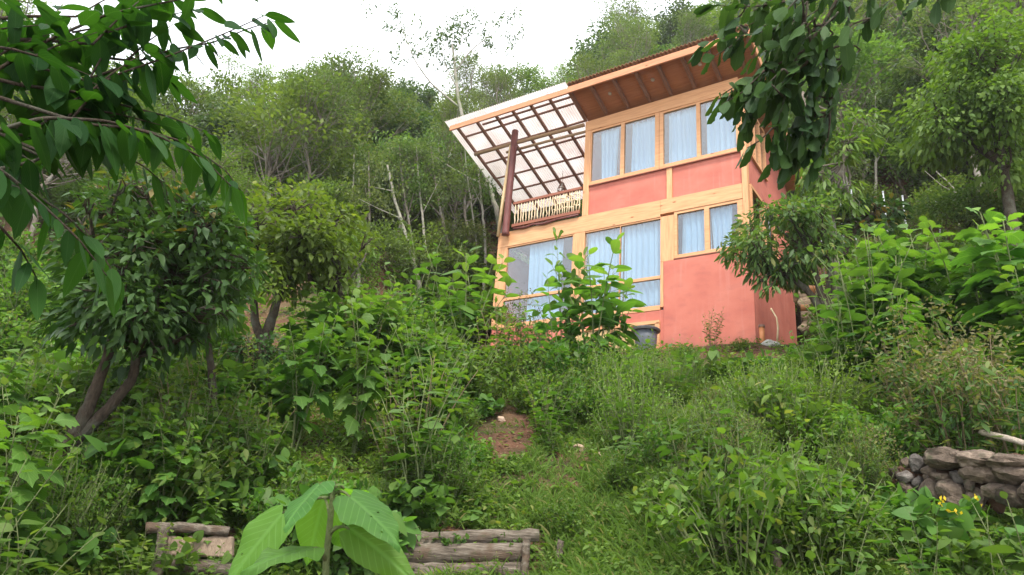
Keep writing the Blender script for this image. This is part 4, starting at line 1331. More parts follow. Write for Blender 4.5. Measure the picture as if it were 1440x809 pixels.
# ------------------------------------------------------------------ big sunflower plant right in front
p = at(457, 830, 2.25)
base = np.array([p[0], p[1], float(gz(p[0], p[1]))])
SUNF = thing('sunflower_plant', base, 'big young sunflower plant with broad heart shaped leaves at the bottom of the view', 'plant')
Q = smooth_path(np.array([base-[0, 0, .1], at(456, 900, 2.25), at(458, 790, 2.25), at(464, 735, 2.25), at(468, 697, 2.24), at(467, 684, 2.23)]), 6)
MB().tube(Q-base, np.linspace(.012, .007, len(Q)), 9).build('stem', STEM, SUNF, smooth=True)
def big_leaf(root, start, tip, d0, d1, wr, seed, nr=(0, 0, 1), mid=None, droop=0.02, curl=.35, tone=.5, young=0.):
    """petiole from the stem at root px to the leaf base at start px, blade to tip px"""
    a, b, c = at(*root, 2.25), at(*start, d0), at(*tip, d1)
    mm = MB()
    mm.tube(curve(a, b, np.array([0, 0, .015]), 6)-base, [.006, .005, .005, .0045, .004, .004], 6)
    ln = np.linalg.norm(c-b)
    rg_ = np.random.default_rng(seed)
    d = unit(c-b+np.array([0, 0, droop*ln]))
    sd_ = unit(np.cross(np.array(nr, float), d))
    n_ = np.cross(d, sd_)
    nt_, na_ = 30, 17
    tt = np.linspace(0, 1, nt_)
    ww = np.interp(tt, [0, .05, .15, .28, .42, .56, .70, .83, .93, 1], [.34, .74, .97, 1, .93, .76, .55, .32, .14, .012])
    ww = ww*(1+.022*np.sin(tt*58+seed))
    aa = np.linspace(-1, 1, na_)
    V = np.empty((nt_, na_, 3)); D = np.empty((nt_, na_, 4))
    p1, p2 = rg_.random(2)*6
    for i, t_ in enumerate(tt):
        back = -.10*np.exp(-t_*14)*np.abs(aa)
        h = -curl*.20*wr*aa**2*(.5+t_*.6)+.030*np.sin(t_*9+p1)*np.abs(aa)**1.5+.022*np.sin(t_*17+p2)*aa*np.abs(aa)
        vein_ = np.abs(((t_-.55*np.abs(aa)*wr)*8) % 1-.5)*2
        h = h+.010*vein_*(np.abs(aa) > .05)+.014*np.minimum(np.abs(aa)*6, 1)
        V[i] = b-base+ln*((t_+back)[:, None]*d+(wr*.5*ww[i]*aa)[:, None]*sd_+h[:, None]*n_)-np.array([0, 0, ln*droop*t_*t_])
        D[i] = np.stack([np.full(na_, tone)+.1*np.sin(t_*5+aa*3+p2), np.full(na_, young), np.full(na_, t_), .5+wr*.5*ww[i]*aa], -1)
    i, j = np.meshgrid(np.arange(nt_-1), np.arange(na_-1), indexing='ij')
    q = (i*na_+j).ravel()
    F = np.stack([q, q+1, q+na_+1, q+na_], -1)
    if seed in (2, 4, 5):                         # a few insect holes
        F = F[~np.isin(np.arange(len(F)), rg_.integers(60, len(F)-60, 3))]
    o = link(bpy.data.objects.new('leaf', np_mesh('leaf', V.reshape(-1, 3), [F], LM['sun'], D.reshape(-1, 4), True)), SUNF)
    s_ = o.modifiers.new('smooth', 'SUBSURF'); s_.levels = 1; s_.render_levels = 1
    mm.build('petiole', STEM, o, smooth=True)
TOC = -FW                                   # towards the viewer
big_leaf((466, 694), (450, 682), (402, 742), 2.18, 2.02, .60, 1, TOC*.6+np.array([-.4, 0, .8]), droop=.12)
big_leaf((467, 697), (492, 700), (558, 768), 2.18, 2.02, .66, 2, TOC*.7+np.array([.4, 0, .9]), droop=.15)
big_leaf((464, 735), (455, 700), (432, 792), 2.36, 2.42, .75, 3, TOC*.9+np.array([.1, 0, .2]), droop=.05, tone=.9, young=.7)
big_leaf((462, 752), (492, 745), (585, 822), 2.20, 2.14, .50, 4, TOC*.9+np.array([.35, 0, .3]), droop=.12, tone=.8, young=.5)
big_leaf((466, 700), (398, 722), (316, 826), 2.34, 2.30, .56, 5, TOC*.9+np.array([-.35, 0, .2]), droop=.06, tone=.9, young=.7)
big_leaf((458, 790), (440, 772), (340, 806), 2.15, 1.95, .42, 6, np.array([.1, -.25, 1.]), droop=.12)
big_leaf((467, 690), (484, 688), (530, 706), 2.26, 2.34, .75, 7, np.array([.1, .3, 1.]), droop=.1, tone=.9, young=.5)
big_leaf((467, 690), (462, 686), (440, 690), 2.3, 2.38, .7, 8, np.array([-.1, .3, 1.]), droop=.1, tone=.9, young=.6)
big_leaf((467, 688), (470, 684), (492, 680), 2.22, 2.2, .5, 9, np.array([0, -.3, 1.]), droop=.1, tone=.8, young=.7)
big_leaf((462, 760), (475, 742), (492, 775), 2.33, 2.4, .9, 10, np.array([0, .6, .9]), droop=.05, tone=.9, young=.7)

# ------------------------------------------------------------------ log and stone terraces
r5 = np.random.default_rng(51)
def log_wood():
    m, t, N, Lk = new_mat('split_bark_log')
    p, o = principled(N, Lk, .9, .15)
    f = noise(N, Lk, 7, 9, (.5, 4, 4), rough=.7)
    c = ramp(N, Lk, f, [(.34, (.042, .034, .026)), (.5, (.135, .108, .083)), (.68, (.28, .24, .19))])
    c = mixrgb(N, Lk, ramp(N, Lk, noise(N, Lk, 5, 6), [(.5, (0, 0, 0)), (.62, (.75, .75, .75))]), c, (.115, .075, .05))
    c = mixrgb(N, Lk, ramp(N, Lk, noise(N, Lk, 11, 5), [(.6, (0, 0, 0)), (.7, (.6, .6, .6))]), c, (.09, .10, .05))
    Lk(c, p.inputs['Base Color'])
    bump(N, Lk, p, f, 1., .03)
    return m
LOGG = log_wood()
def log(P, r, name, parent, base, seed, taper=.9):
    P = np.array(P, float)
    P = smooth_path(P, 6, 3)
    P += np.random.default_rng(seed).normal(size=P.shape)*r*.06
    return MB().tube(P-base, np.linspace(r, r*taper, len(P)), 12, rough=.05, seed=seed).build(name, LOGG, parent, smooth=True)
TAN = bark('split_plank_wood', (.20, .14, .095), (.38, .29, .21), (.30, .21, .15))
def slab(x0, x1, y0, y1, d, name, parent, base, seed):
    rg_ = np.random.default_rng(seed)
    n = 9
    V = []
    for k in range(n):
        t = k/(n-1)
        top, bot = at(x0+(x1-x0)*t, y0+rg_.normal()*1.5, d), at(x0+(x1-x0)*t, y1+rg_.normal()*1.5, d-.03)
        off = np.array([0, .07, 0])
        V += [bot, top, top+off, bot+off]
    V = np.array(V)-base
    F = []
    for k in range(n-1):
        a = 4*k
        for j in range(4):
            j2 = (j+1) % 4
            F.append([a+j, a+j2, a+4+j2, a+4+j])
    F += [[0, 3, 2, 1], [4*n-4, 4*n-3, 4*n-2, 4*n-1]]
    return MB().add(V, [np.array(F)]).build(name, TAN, parent, bevel=.012)
bs = under(268, 790, 6.7)
W1 = thing('log_terrace', bs, 'short log and plank terrace edge with one stake at the bottom left', 'retaining wall', 'log terrace edges')
log([at(204, 743, 6.75), at(260, 742, 6.75), at(322, 748, 6.75)], .045, 'log', W1, bs, 1)
slab(232, 326, 754, 784, 6.74, 'plank', W1, bs, 2)
log([at(240, 792, 6.72), at(300, 798, 6.72), at(352, 806, 6.72)], .06, 'log', W1, bs, 3)
log([at(222, 800, 6.6)-np.array([0, 0, .2]), at(226, 780, 6.6), at(231, 738, 6.62)], .045, 'stake', W1, bs, 4)
bs = under(660, 800, 7.)
W2 = thing('log_terrace', bs, 'long terrace edge of two stacked logs held by a stake behind the sunflower plant', 'retaining wall', 'log terrace edges')
log([at(555, 760, 7.08), at(640, 757, 7.08), at(758, 753, 7.1)], .075, 'log', W2, bs, 5, .85)
log([at(470, 772, 6.95), at(590, 780, 7.), at(735, 778, 7.0)], .095, 'log', W2, bs, 6, .95)
log([at(440, 806, 6.9), at(600, 806, 6.93), at(742, 806, 6.93)], .10, 'log', W2, bs, 7)
log([at(736, 830, 6.85), at(738, 800, 6.85), at(741, 755, 6.86)], .04, 'stake', W2, bs, 8)
log([at(782, 800, 7.0), at(786, 785, 7.0), at(789, 760, 7.0)], .035, 'stake', W2, bs, 9)
bs = under(1040, 795, 6.3)
W3 = thing('log_terrace', bs, 'dark half buried log terrace edge under the weeds at the bottom right', 'retaining wall', 'log terrace edges')
log([at(985, 768, 6.5), at(1050, 768, 6.5), at(1120, 772, 6.5)], .06, 'log', W3, bs, 10)
log([at(975, 792, 6.45), at(1050, 796, 6.45), at(1130, 800, 6.45)], .06, 'log', W3, bs, 11)
log([at(1096, 835, 6.28), at(1093, 800, 6.28), at(1090, 757, 6.33)], .045, 'stake', W3, bs, 12)

def stone(mb, c, r, seed):
    """rounded, faceted boulder of half sizes r"""
    rg_ = np.random.default_rng(seed)
    nu, nv = 18, 12
    w3 = rg_.normal(size=(5, 3))*2.2; f3 = rg_.random(5)*6
    pn = on_sphere(rg_, 9)
    V = []
    for i in range(nv+1):
        for j in range(nu):
            th, ph = math.pi*i/nv, 2*math.pi*j/nu
            n_ = np.array([math.sin(th)*math.cos(ph), math.sin(th)*math.sin(ph), math.cos(th)])
            s_ = 1.
            for q in pn:
                dq = n_@q
                if dq > .2: s_ = min(s_, .72/dq)
            V.append(c+n_*(s_+.045*np.sin(w3@n_*2+f3).sum()*.5)*np.array(r)*.98+rg_.normal(size=3)*.018*np.mean(r))
    F = []
    for i in range(nv):
        for j in range(nu):
            a, b_ = i*nu+j, i*nu+(j+1) % nu
            F.append([a, a+nu, b_+nu, b_])
    return mb.add(V, [np.array(F)])
bs = under(1340, 705, 7.6)
SW = thing('dry_stone_wall', bs, 'low dry stone terrace wall of brown boulders at the right', 'stone wall')
ST = [(1290, 653, 12, 13, 0), (1330, 645, 31, 15, 1), (1376, 648, 30, 12, 1), (1425, 650, 30, 11, 1), (1273, 651, 8, 7, 2), (1272, 671, 10, 9, 0), (1291, 680, 8, 9, 0), (1275, 690, 14, 12, 1), (1307, 691, 14, 15, 1),
      (1337, 691, 17, 15, 1), (1322, 671, 14, 6, 2), (1349, 671, 12, 10, 0), (1363, 684, 7, 9, 2), (1385, 666, 26, 14, 1), (1427, 668, 26, 13, 1), (1371, 702, 12, 14, 2), (1400, 690, 18, 10, 1), (1425, 698, 20, 13, 2), (1464, 655, 22, 14, 1), (1465, 690, 24, 16, 1),
      (1306, 662, 9, 7, 1), (1304, 672, 6, 5, 2), (1258, 665, 8, 8, 1), (1345, 706, 14, 8, 1), (1366, 664, 8, 7, 1)]
for k_, (x, y, rx, ry, mt) in enumerate(ST):
    d_ = 7.75-.55*(x-1260)/200+r5.uniform(-.05, .05)
    c = at(x, y, d_)
    s_ = np.linalg.norm(c)/FPX
    mb = MB(); stone(mb, c-bs, (rx*s_*1.0, max(rx, ry)*s_*.9, ry*s_*1.02), 900+k_)
    mb.build('stone', STONE_PINK if mt != 0 else STONE, SW, smooth=False, bevel=.008)
mb = MB()
for k_ in range(40):
    x = 1262+k_*5.2
    d_ = 7.98-.55*(x-1260)/200
    stone(mb, at(x, 678+r5.normal()*8, d_)-bs, (.11, .10, .17), 1200+k_)
mb.build('packing', plain('packed_earth', (.07, .04, .028), (.13, .075, .05), 6, .95, .1, bmp=.6), SW)
def rock(px, py, d, r, label, mt=STONE_PINK, seed=0):
    p = at(px, py, d)
    p[2] = float(gz(p[0], p[1]))
    mb = MB(); stone(mb, np.zeros(3), r, seed)
    o = mb.build('rock', mt, None, smooth=False, bevel=.01)
    o.location = p
    tag(o, label, 'rock')
WHITEST = plain('pale_stone', (.50, .47, .42), (.66, .63, .58), 4, .9, .2)
rock(1309, 612, 9.0, (.19, .15, .12), 'pale flat rock on the grass above the stone wall', STONE, 61)
rock(1084, 480, 14.6, (.22, .2, .12), 'whitish rock in the weeds at the foot of the red side wall', WHITEST, 62)
PINKR = plain('pink_stone', (.36, .24, .17), (.50, .36, .27), 5, .9, .2, bmp=.5)
for k_, (x, y, q, lb) in enumerate(((704, 594, .07, 'small pink rock on the bare red soil patch below the house'), (815, 634, .10, 'pink rock half hidden below the tall plants in mid slope'), (845, 643, .07, 'small flat pink rock right of the larger pink rock in mid slope'),
                                    (705, 498, .12, 'pink rock among plants below the left house corner'), (536, 503, .16, 'pale pink boulder showing between the two tall thin stemmed plants'), (545, 520, .12, 'lower pale pink boulder between the two tall thin stemmed plants'))):
    P_, d_ = hit(np.array([x]), np.array([y]))
    rock(x, y, d_[0], (q*1.3, q, q*.8), lb, PINKR, 70+k_)
# fallen stick at the right edge
a, b_ = at(1380, 608, 8.4), at(1475, 636, 7.9)
o = log([a, (a+b_)/2+np.array([0, 0, .02]), b_], .03, 'fallen_branch', None, a, 31, .9)
o.location = a
o.data.materials[0] = bark('bleached_wood', (.42, .34, .26), (.62, .53, .43))
tag(o, 'bleached bare branch lying on the weeds above the stone wall at the right edge', 'branch')

# straw coloured bank wall and pipes behind the right corner of the house
bw = huv(-.62, 4.3)
b = thing('bank_wall', (bw[0], bw[1], float(gz(*bw))-.2), 'rough straw coloured earth wall seen just past the red side wall', 'wall', rz=HOUSE.rotation_euler[2])
ADOBE = plain('straw_earth', (.20, .15, .10), (.40, .32, .22), 9, .95, .1, (1, 1, 3), .8, .03)
zt = 6.9-b.location.z
mb = MB()
n_ = 10
V = []
for k in range(n_):
    t = k/(n_-1)
    for dx, dy in ((-.55, -.2), (.45, -.2), (.5, .2), (-.55, .2)):
        V.append((dx*(1+.1*r5.normal()), dy*(1+.15*r5.normal()), zt*t))
F = []
for k in range(n_-1):
    for j in range(4):
        j2 = (j+1) % 4
        F.append([4*k+j, 4*k+j2, 4*k+4+j2, 4*k+4+j])
F += [[0, 3, 2, 1], [4*n_-4, 4*n_-3, 4*n_-2, 4*n_-1]]
mb.add(V, [np.array(F)]).build('wall', ADOBE, b, bevel=.05)
def pipe(p0, p1, d, r, mat, name, label, cat='pipe', cap=True):
    a, b_ = at(*p0, d), at(*p1, d)
    mb = MB(); mb.tube(np.array([a, (a+b_)/2, b_])-a, r, 12)
    o = mb.build(name, mat, None, smooth=False)
    o.location = a
    tag(o, label, cat)
pipe((1184, 457), (1197, 459), 14.6, .09, ORANGE2, 'drain_pipe', 'short bright orange pipe lying right of the small tree trunk')
pipe((1208, 466), (1216, 468), 14.4, .09, ORANGE2, 'drain_pipe', 'bright orange pipe end peeping through leaves furthest right')
pipe((1134, 407), (1147, 408), 15.4, .09, ORANGE, 'drain_pipe', 'orange pipe piece left of the small tree trunk, beside the straw wall')
pipe((1126, 433), (1137, 433), 15.2, .07, ORANGE, 'drain_pipe', 'dull orange pipe piece low at the foot of the straw wall')
pipe((1165, 431), (1192, 427), 14.5, .025, POSTM, 'metal_rod', 'thin pale metal rod leaning behind the small tree trunk', 'rod')

# ------------------------------------------------------------------ plants of the slope
def stem_plant(seed, h, n_st, spread, n_lf, T, ln, ratio, mat, stm, start=.35, droop=.3, up=.35, young=.3, r=.012, name='plant', curl=.2, petiole=.18, lenvar=.5, topcrowd=1.):
    """leafy stems: leaves set spirally round each stem"""
    rg_ = np.random.default_rng(seed)
    t = thing(name, (0, 0, 0), '', 'plant')
    m, lv = MB(), Leaves()
    for s in range(n_st):
        a = s*2.4+rg_.random()
        hh = h*(.62+.38*rg_.random()) if s else h
        sp_ = spread*(.4+.6*rg_.random())*(0.25 if n_st == 1 else 1)
        tip = np.array([sp_*math.cos(a), sp_*math.sin(a), hh])
        P = curve((.03*math.cos(a), .03*math.sin(a), -.12), tip, (-.2*sp_*math.cos(a)+.04*rg_.normal(), -.2*sp_*math.sin(a)+.04*rg_.normal(), 0), 9)
        m.tube(P, np.linspace(r, r*.35, 9), 5)
        n = max(3, int(n_lf*(hh/h)))
        f = start+(1-start)*np.linspace(0, 1, n)**(1/topcrowd)
        ph = np.arange(n)*2.4+rg_.random()*6.3
        p = np.stack([np.interp(f*8, np.arange(9), P[:, k]) for k in range(3)], -1)
        el = up-.5*(1-f)/(1-start+1e-6)*.6+.55*np.clip((f-.88)/.12, 0, 1)+rg_.normal(size=n)*.15
        dr = np.stack([np.cos(ph)*np.cos(el), np.sin(ph)*np.cos(el), np.sin(el)], -1)
        nr = np.array([0, 0, 1.])+rg_.normal(size=(n, 3))*.28
        sz = ln*(1-lenvar*np.clip((f-.75)/.25, 0, 1))*(.75+.45*rg_.random(n))
        yg = np.clip((f-.8)/.2, 0, 1)*young*rg_.random(n)*1.6
        p2 = p+dr*(sz*petiole)[:, None]
        if petiole > .1 and ln > .1:
            for i in range(n):
                m.tube(np.array([p[i], p2[i]]), .003, 3, cap=False)
        lv.add(T, p2, dr, nr, sz, ratio, droop, np.clip(rg_.normal(.5, .25, n), 0, 1), np.clip(yg, 0, 1), rg_, curl)
    m.build('stem', stm, t, smooth=True)
    lv.build('foliage', mat, t)
    return t

def bush(seed, h, rx, n_br, n_lf, T, ln, ratio, mat, stm, young=.1, name='bush', fl=0, hang=.1, tipmat=None):
    """many fine stems each carrying small leaves from low down"""
    rg_ = np.random.default_rng(seed)
    t = thing(name, (0, 0, 0), '', 'plant')
    m, lv = MB(), Leaves()
    tips = []
    for s in range(n_br):
        a = rg_.random()*6.283
        q = math.sqrt(rg_.random())
        hh = h*(.45+.55*rg_.random())*(1-.35*q*q)
        tip = np.array([rx*q*math.cos(a), rx*q*math.sin(a), hh])
        P = curve((.25*tip[0], .25*tip[1], -.1), tip, (.1*rg_.normal()*rx, .1*rg_.normal()*rx, .08*h), 7)
        tips.append(tip)
        m.tube(P, np.linspace(.006, .002, 7), 3, cap=False)
        n = n_lf
        f = .2+.8*rg_.random(n)
        p = np.stack([np.interp(f*6, np.arange(7), P[:, k]) for k in range(3)], -1)+rg_.normal(size=(n, 3))*.05*np.array([1, 1, .6])*h
        dr = unit(rg_.normal(size=(n, 3))+np.array([math.cos(a)*.5, math.sin(a)*.5, .25-hang]))
        lv.add(T, p, dr, np.array([0, 0, 1.])+rg_.normal(size=(n, 3))*.4, ln*(.6+.8*rg_.random(n)), ratio, .2, np.clip(rg_.normal(.5, .25, n), 0, 1), (rg_.random(n) < young)*rg_.random(n), rg_)
    m.build('stem', stm, t)
    lv.build('foliage', mat, t)
    if fl:
        fv = Leaves()
        for tp in tips[:fl]:
            k = 26 if tipmat else 6
            pp_ = tp+rg_.normal(size=(k, 3))*(.05 if tipmat else .012)
            fv.add(T_TINY, pp_, unit(rg_.normal(size=(k, 3))+np.array([0, 0, .4])), rg_.normal(size=(k, 3)), .035, .5, .05, None, None, rg_)
        sh = fv.build('seed_head' if tipmat else 'flower', tipmat or LM['flower'], t)
        sh['kind'] = 'stuff'
    return t

def fern(seed, n_fr, ln_, mat):
    rg_ = np.random.default_rng(seed)
    t = thing('fern', (0, 0, 0), '', 'plant')
    m, lv = MB(), Leaves()
    for s in range(n_fr):
        a = s*2.4+rg_.random()*.6
        tip = np.array([math.cos(a)*ln_*.75, math.sin(a)*ln_*.75, ln_*.35])
        P = curve((0, 0, -.05), tip, (0, 0, ln_*.3), 14)
        m.tube(P, np.linspace(.007, .002, 14), 4, cap=False)
        Tn = unit(np.gradient(P, axis=0))
        sd_ = unit(np.cross(Tn, [0, 0, 1.]))
        f = np.linspace(.15, 1, 26)
        p = np.stack([np.interp(f*13, np.arange(14), P[:, k]) for k in range(3)], -1)
        tn = np.stack([np.interp(f*13, np.arange(14), Tn[:, k]) for k in range(3)], -1)
        sn = np.stack([np.interp(f*13, np.arange(14), sd_[:, k]) for k in range(3)], -1)
        L_ = ln_*.26*np.sin(np.pi*np.clip(f*.93+.02, 0, 1))**.7
        for sg in (-1, 1):
            lv.add(T_LONG, p, unit(tn*.45+sn*sg), np.cross(tn, sn)*-1+np.array([0, 0, .6]), L_, .24, .15, None, None, rg_)
    m.build('stem', STEM, t)
    lv.build('foliage', mat, t)
    return t

PK = {
 'sapling': [stem_plant(390+i, 1.7, 7, .62, 15, T_BIG, .40, .43, LM['sapling'], STEM, .40, .42, .40, .5, .014, 'broad_leaf_sapling', curl=.35, lenvar=.35, petiole=.22, topcrowd=1.5) for i in range(3)],
 'lobed': [stem_plant(400+i, 1.5+.12*i, 5+i % 2, .48, 22, T_LOBE, .35, .76, LM['bright'], STEM, .30, .48, .36, .5, .014, 'lobed_leaf_shrub', topcrowd=1.6) for i in range(4)],
 'broad': [stem_plant(420+i, .95+.1*i, 6, .42, 13, T_BIG, .185, .52, LM['mid'], STEM, .18, .3, .35, .35, .008, 'broadleaf_shrub') for i in range(4)],
 'pale': [stem_plant(430+i, 1.1+.1*i, 7, .42, 18, T_BIG, .14, .46, LM['yellow'], STEM_DRY, .25, .25, .45, .5, .008, 'pale_shrub') for i in range(3)],
 'weed': [stem_plant(440+i, .55+.06*i, 9, .30, 16, T_OV, .105, .52, LM['weed'], STEM, .12, .25, .35, .35, .004, 'leafy_weed') for i in range(5)],
 'bush': [bush(460+i, .65+.1*i, .50, 60, 22, T_OV, .070, .48, LM['weed'], STEM, .12, 'small_leaf_bush') for i in range(4)],
 'fine': [bush(470+i, .75+.1*i, .45, 70, 40, T_TINY, .040, .36, LM['feather'], STEM, .1, 'feathery_weed') for i in range(3)],
 'seed': [bush(480+i, 1.15+.1*i, .42, 34, 26, T_LONG, .085, .25, LM['willow'], STEM_DRY, .2, 'seed_head_weed', 26, tipmat=LM['seed']) for i in range(3)],
 'vine': [bush(490+i, .38, .55, 36, 9, T_HEART, .105, .78, LM['mid'], STEM, .15, 'heart_leaf_vine', 9 if i == 2 else 0, -.2) for i in range(3)],
 'fern': [fern(495+i, 11, .8, LM['hilldark']) for i in range(2)],
 'willow': [stem_plant(500+i, 1.15, 9, .42, 34, T_LONG, .135, .26, LM['willow'], STEM_DRY, .35, .2, .5, .8, .007, 'narrow_leaf_shrub') for i in range(1)],
}
PNAME = {'lobed': 'shrub with big lobed leaves', 'broad': 'shrub with broad oval leaves', 'pale': 'pale yellow green shrub', 'weed': 'leafy small green weed',
         'bush': 'tangled low bush of tiny leaves', 'fine': 'feathery fine leaved green weed', 'seed': 'brown seed headed weed', 'vine': 'heart leaved creeping vine', 'fern': 'dark arching fern', 'willow': 'narrow leaved shrub'}
pused = set()
def plant(kind, p, sc, rz, label, group=None, var=None, tilt=.1):
    vs = PK[kind]
    i = int(rng.integers(2 if kind == 'vine' else len(vs))) if var is None else var
    src = vs[i]
    if (kind, i) not in pused:
        pused.add((kind, i))
        src.location = Vector(p); src.rotation_euler = (0, 0, rz); src.scale = (sc, sc, sc)
        src['label'] = label
        if group: src['group'] = group
        if kind not in ('weed', 'vine', 'fern', 'fine', 'seed', 'sapling'): src['category'] = 'shrub'
        return src
    c = copy_thing(src, p, rz, sc, label, group, tilt)
    c.name = src.name.split('.')[0]
    return c
def hero(kind, px, ytop, d, label, var=None, rz=None, group=None, wide=1.):
    """a plant standing d metres away whose top reaches photo row ytop"""
    p = under(px, ytop, d)
    h = at(px, ytop, d)[2]-p[2]
    hs = {'sapling': (1.7, 1.7, 1.7), 'lobed': (1.5, 1.62, 1.74, 1.86), 'broad': (.95, 1.05, 1.15, 1.25), 'pale': (1.1, 1.2, 1.3), 'weed': (.55, .61, .67, .73, .79), 'seed': (1.2, 1.3, 1.4), 'fern': (.5, .5), 'willow': (1.15,), 'fine': (.8, .9, 1.), 'bush': (.65, .75, .85, .95), 'vine': (.4, .4, .4)}[kind]
    v = int(rng.integers(len(hs))) if var is None else var
    sc = max(.35, h/hs[v])
    o = plant(kind, p, sc, rng.random()*6.28 if rz is None else rz, label, group, v, .03)
    o.scale = (sc*wide, sc*wide, sc)
    return o
hero('sapling', 838, 362, 11.8, 'open sapling with large spreading leaves right in front of the big middle window', 1, 1.0, wide=.95)
hero('sapling', 800, 336, 12.1, 'tall slim sapling whose leafy tip meets the post between the two big windows', 2, 3.0, wide=.38)
hero('sapling', 868, 395, 12.4, 'low spreading sapling beside the barrel, right of the one before the middle window', 0, 2.2, wide=.8)
hero('sapling', 785, 405, 11.6, 'low spreading sapling left of the one before the middle window', 2, 4., wide=.75)
hero('sapling', 668, 350, 12.2, 'tall dark green sapling with large leaves at the left corner of the house', 0, .5, wide=.8)
hero('seed', 742, 400, 12.2, 'thin airy weed in front of the leftmost ground floor window', 1, .5)
hero('pale', 712, 425, 11.8, 'pale leaved shrub under the leftmost ground floor window', 0)
hero('broad', 770, 462, 11.2, 'broadleaf shrub at the foot of the window saplings', 1)
for k_, (kd, x, y, d, lb) in enumerate((('bush', 730, 462, 11.4, 'tangled bush right below the leftmost ground floor window'), ('bush', 810, 462, 11.0, 'tangled bush below the window post, in front of the window saplings'), ('pale', 690, 440, 11.6, 'pale shrub at the foot of the left house corner'), ('weed', 845, 470, 11.2, 'big leafy weed left of the barrel'),
                                        ('bush', 660, 470, 10.6, 'tangled bush left below the house corner'), ('bush', 900, 478, 12.0, 'low tangled bush hiding the foot of the barrel'), ('bush', 960, 482, 13.4, 'low tangled bush at the foot of the red front wall, left end'), ('bush', 1040, 478, 13.6, 'low tangled bush at the foot of the red house corner'), ('weed', 1095, 474, 13.4, 'leafy weed at the foot of the red side wall'),
                                        ('bush', 1190, 470, 11.4, 'tangled bush under the right hand clump beside the small tree trunk'), ('bush', 1120, 500, 11.0, 'tangled bush in front of the small tree foot'),
                                        ('bush', 1000, 520, 10.2, 'large rounded bush in the grass below the red wall'), ('bush', 1045, 535, 9.8, 'large dark rounded bush below the red wall, further right'), ('broad', 890, 530, 10., 'broadleaf shrub in mid slope under the barrel'), ('bush', 840, 525, 9.9, 'tangled tall bush in mid slope under the window saplings'),
                                        ('weed', 930, 560, 9.6, 'tall leafy weed clump in the middle of the slope'), ('pale', 760, 530, 9.6, 'pale shrub in mid slope above the red soil patch'), ('bush', 1160, 560, 8.8, 'tangled bush on the slope above the grassy patch, left of the stone wall'), ('pale', 1120, 590, 8.4, 'pale shrub on the slope left of the stone wall'), ('bush', 1230, 560, 8.9, 'tall tangled bush above the left end of the stone wall'),
                                        ('weed', 1010, 610, 8.2, 'tall weed clump in the upper part of the grassy patch'), ('bush', 1090, 650, 7.2, 'rounded bush low on the slope left of the stone wall'), ('bush', 1000, 665, 7.0, 'rounded bush in the middle of the grassy patch'), ('bush', 650, 610, 8.5, 'tangled bush at the lower left edge of the red soil patch'), ('broad', 778, 585, 8.8, 'broadleaf shrub at the right edge of the red soil patch'), ('bush', 868, 640, 7.9, 'rounded tangled bush right of the pink rocks'), ('bush', 790, 700, 7.4, 'low tangled bush in the grass behind the long log terrace end'))):
    hero(kd, x, y, d, lb, wide=1.15 if kd == 'bush' else 1.)
hero('bush', 850, 492, 11.5, 'low bush under the barrel', 0)
hero('willow', 1000, 432, 13.9, 'narrow leaved shrub growing against the red front wall', 0, wide=.85)
hero('lobed', 445, 432, 8.6, 'thin stemmed plant with large lobed leaves, left one of the tall pair', 0, .3, wide=.62)
hero('lobed', 528, 420, 8.7, 'thin stemmed plant with large lobed leaves, right one of the tall pair', 2, 2.4, wide=.62)
hero('lobed', 598, 462, 9.6, 'bright lobed leaf shrub right of the tall thin stemmed pair', 1, 4.4, wide=.7)
hero('lobed', 640, 500, 10.2, 'smaller bright lobed leaf shrub close to the left house corner', 3, 1.4, wide=.7)
for k_, (x, y, d, lb) in enumerate(((1225, 345, 11.6, 'lobed leaf shrub at the left front of the big right hand clump'), (1270, 312, 12.2, 'highest lobed leaf shrub of the big right hand clump'), (1325, 330, 11.8, 'lobed leaf shrub in the middle of the big right hand clump'),
                                    (1375, 345, 11.4, 'lobed leaf shrub on the right side of the big right hand clump'), (1245, 400, 10.8, 'lower lobed leaf shrub below the right hand clump'), (1415, 300, 11.0, 'tall lobed leaf shrub at the right edge of the view'),
                                    (1200, 385, 12.4, 'lobed leaf shrub just right of the small tree trunk'), (1445, 375, 10.2, 'lobed leaf shrub cut by the right edge of the view'))):
    hero('lobed', x, y, d, lb, k_ % 4, k_*1.7, wide=.85)
for k_, (x, y, d, lb) in enumerate(((30, 555, 6.3, 'lobed leaf plant by the left edge in front of the forked trunk'), (215, 560, 7.2, 'lobed leaf plant directly right of the forked trunk'), (255, 600, 7.0, 'lower lobed leaf plant behind the short log terrace'), (-10, 480, 7.6, 'lobed leaf plant cut by the left edge of the view'),
                                    (70, 520, 8.6, 'lobed leaf plant behind the forked trunk at the left'), (300, 690, 6.9, 'lobed leaf plant hanging over the short log terrace'))):
    hero('lobed', x, y, d, lb, k_ % 4, k_*2.1, wide=.8)
for k_, (x, y, d, lb) in enumerate(((340, 548, 8.2, 'pale shrub left of the tall thin stemmed pair'), (385, 560, 8.3, 'pale shrub below the small dark shrub'), (300, 570, 8.0, 'pale shrub between the forked trunk and the small dark shrub'), (590, 400, 14.5, 'pale shrub at the foot of the leaning bare trunk'), (545, 430, 14., 'pale shrub left of the leaning bare trunk foot'))):
    hero('pale', x, y, d, lb, k_ % 3)
for k_, (x, y, d, lb) in enumerate(((1290, 402, 9.6, 'brown seed headed weed left in the right hand thicket'), (1345, 420, 9.2, 'brown seed headed weed in the middle of the right hand thicket'), (1330, 470, 8.6, 'low brown seed headed weed above the stone wall'), (1405, 425, 8.8, 'brown seed headed weed near the right edge'), (1300, 480, 9., 'greyish seed headed weed above the left end of the stone wall'))):
    hero('seed', x, y, d, lb, k_ % 3, wide=1.2)
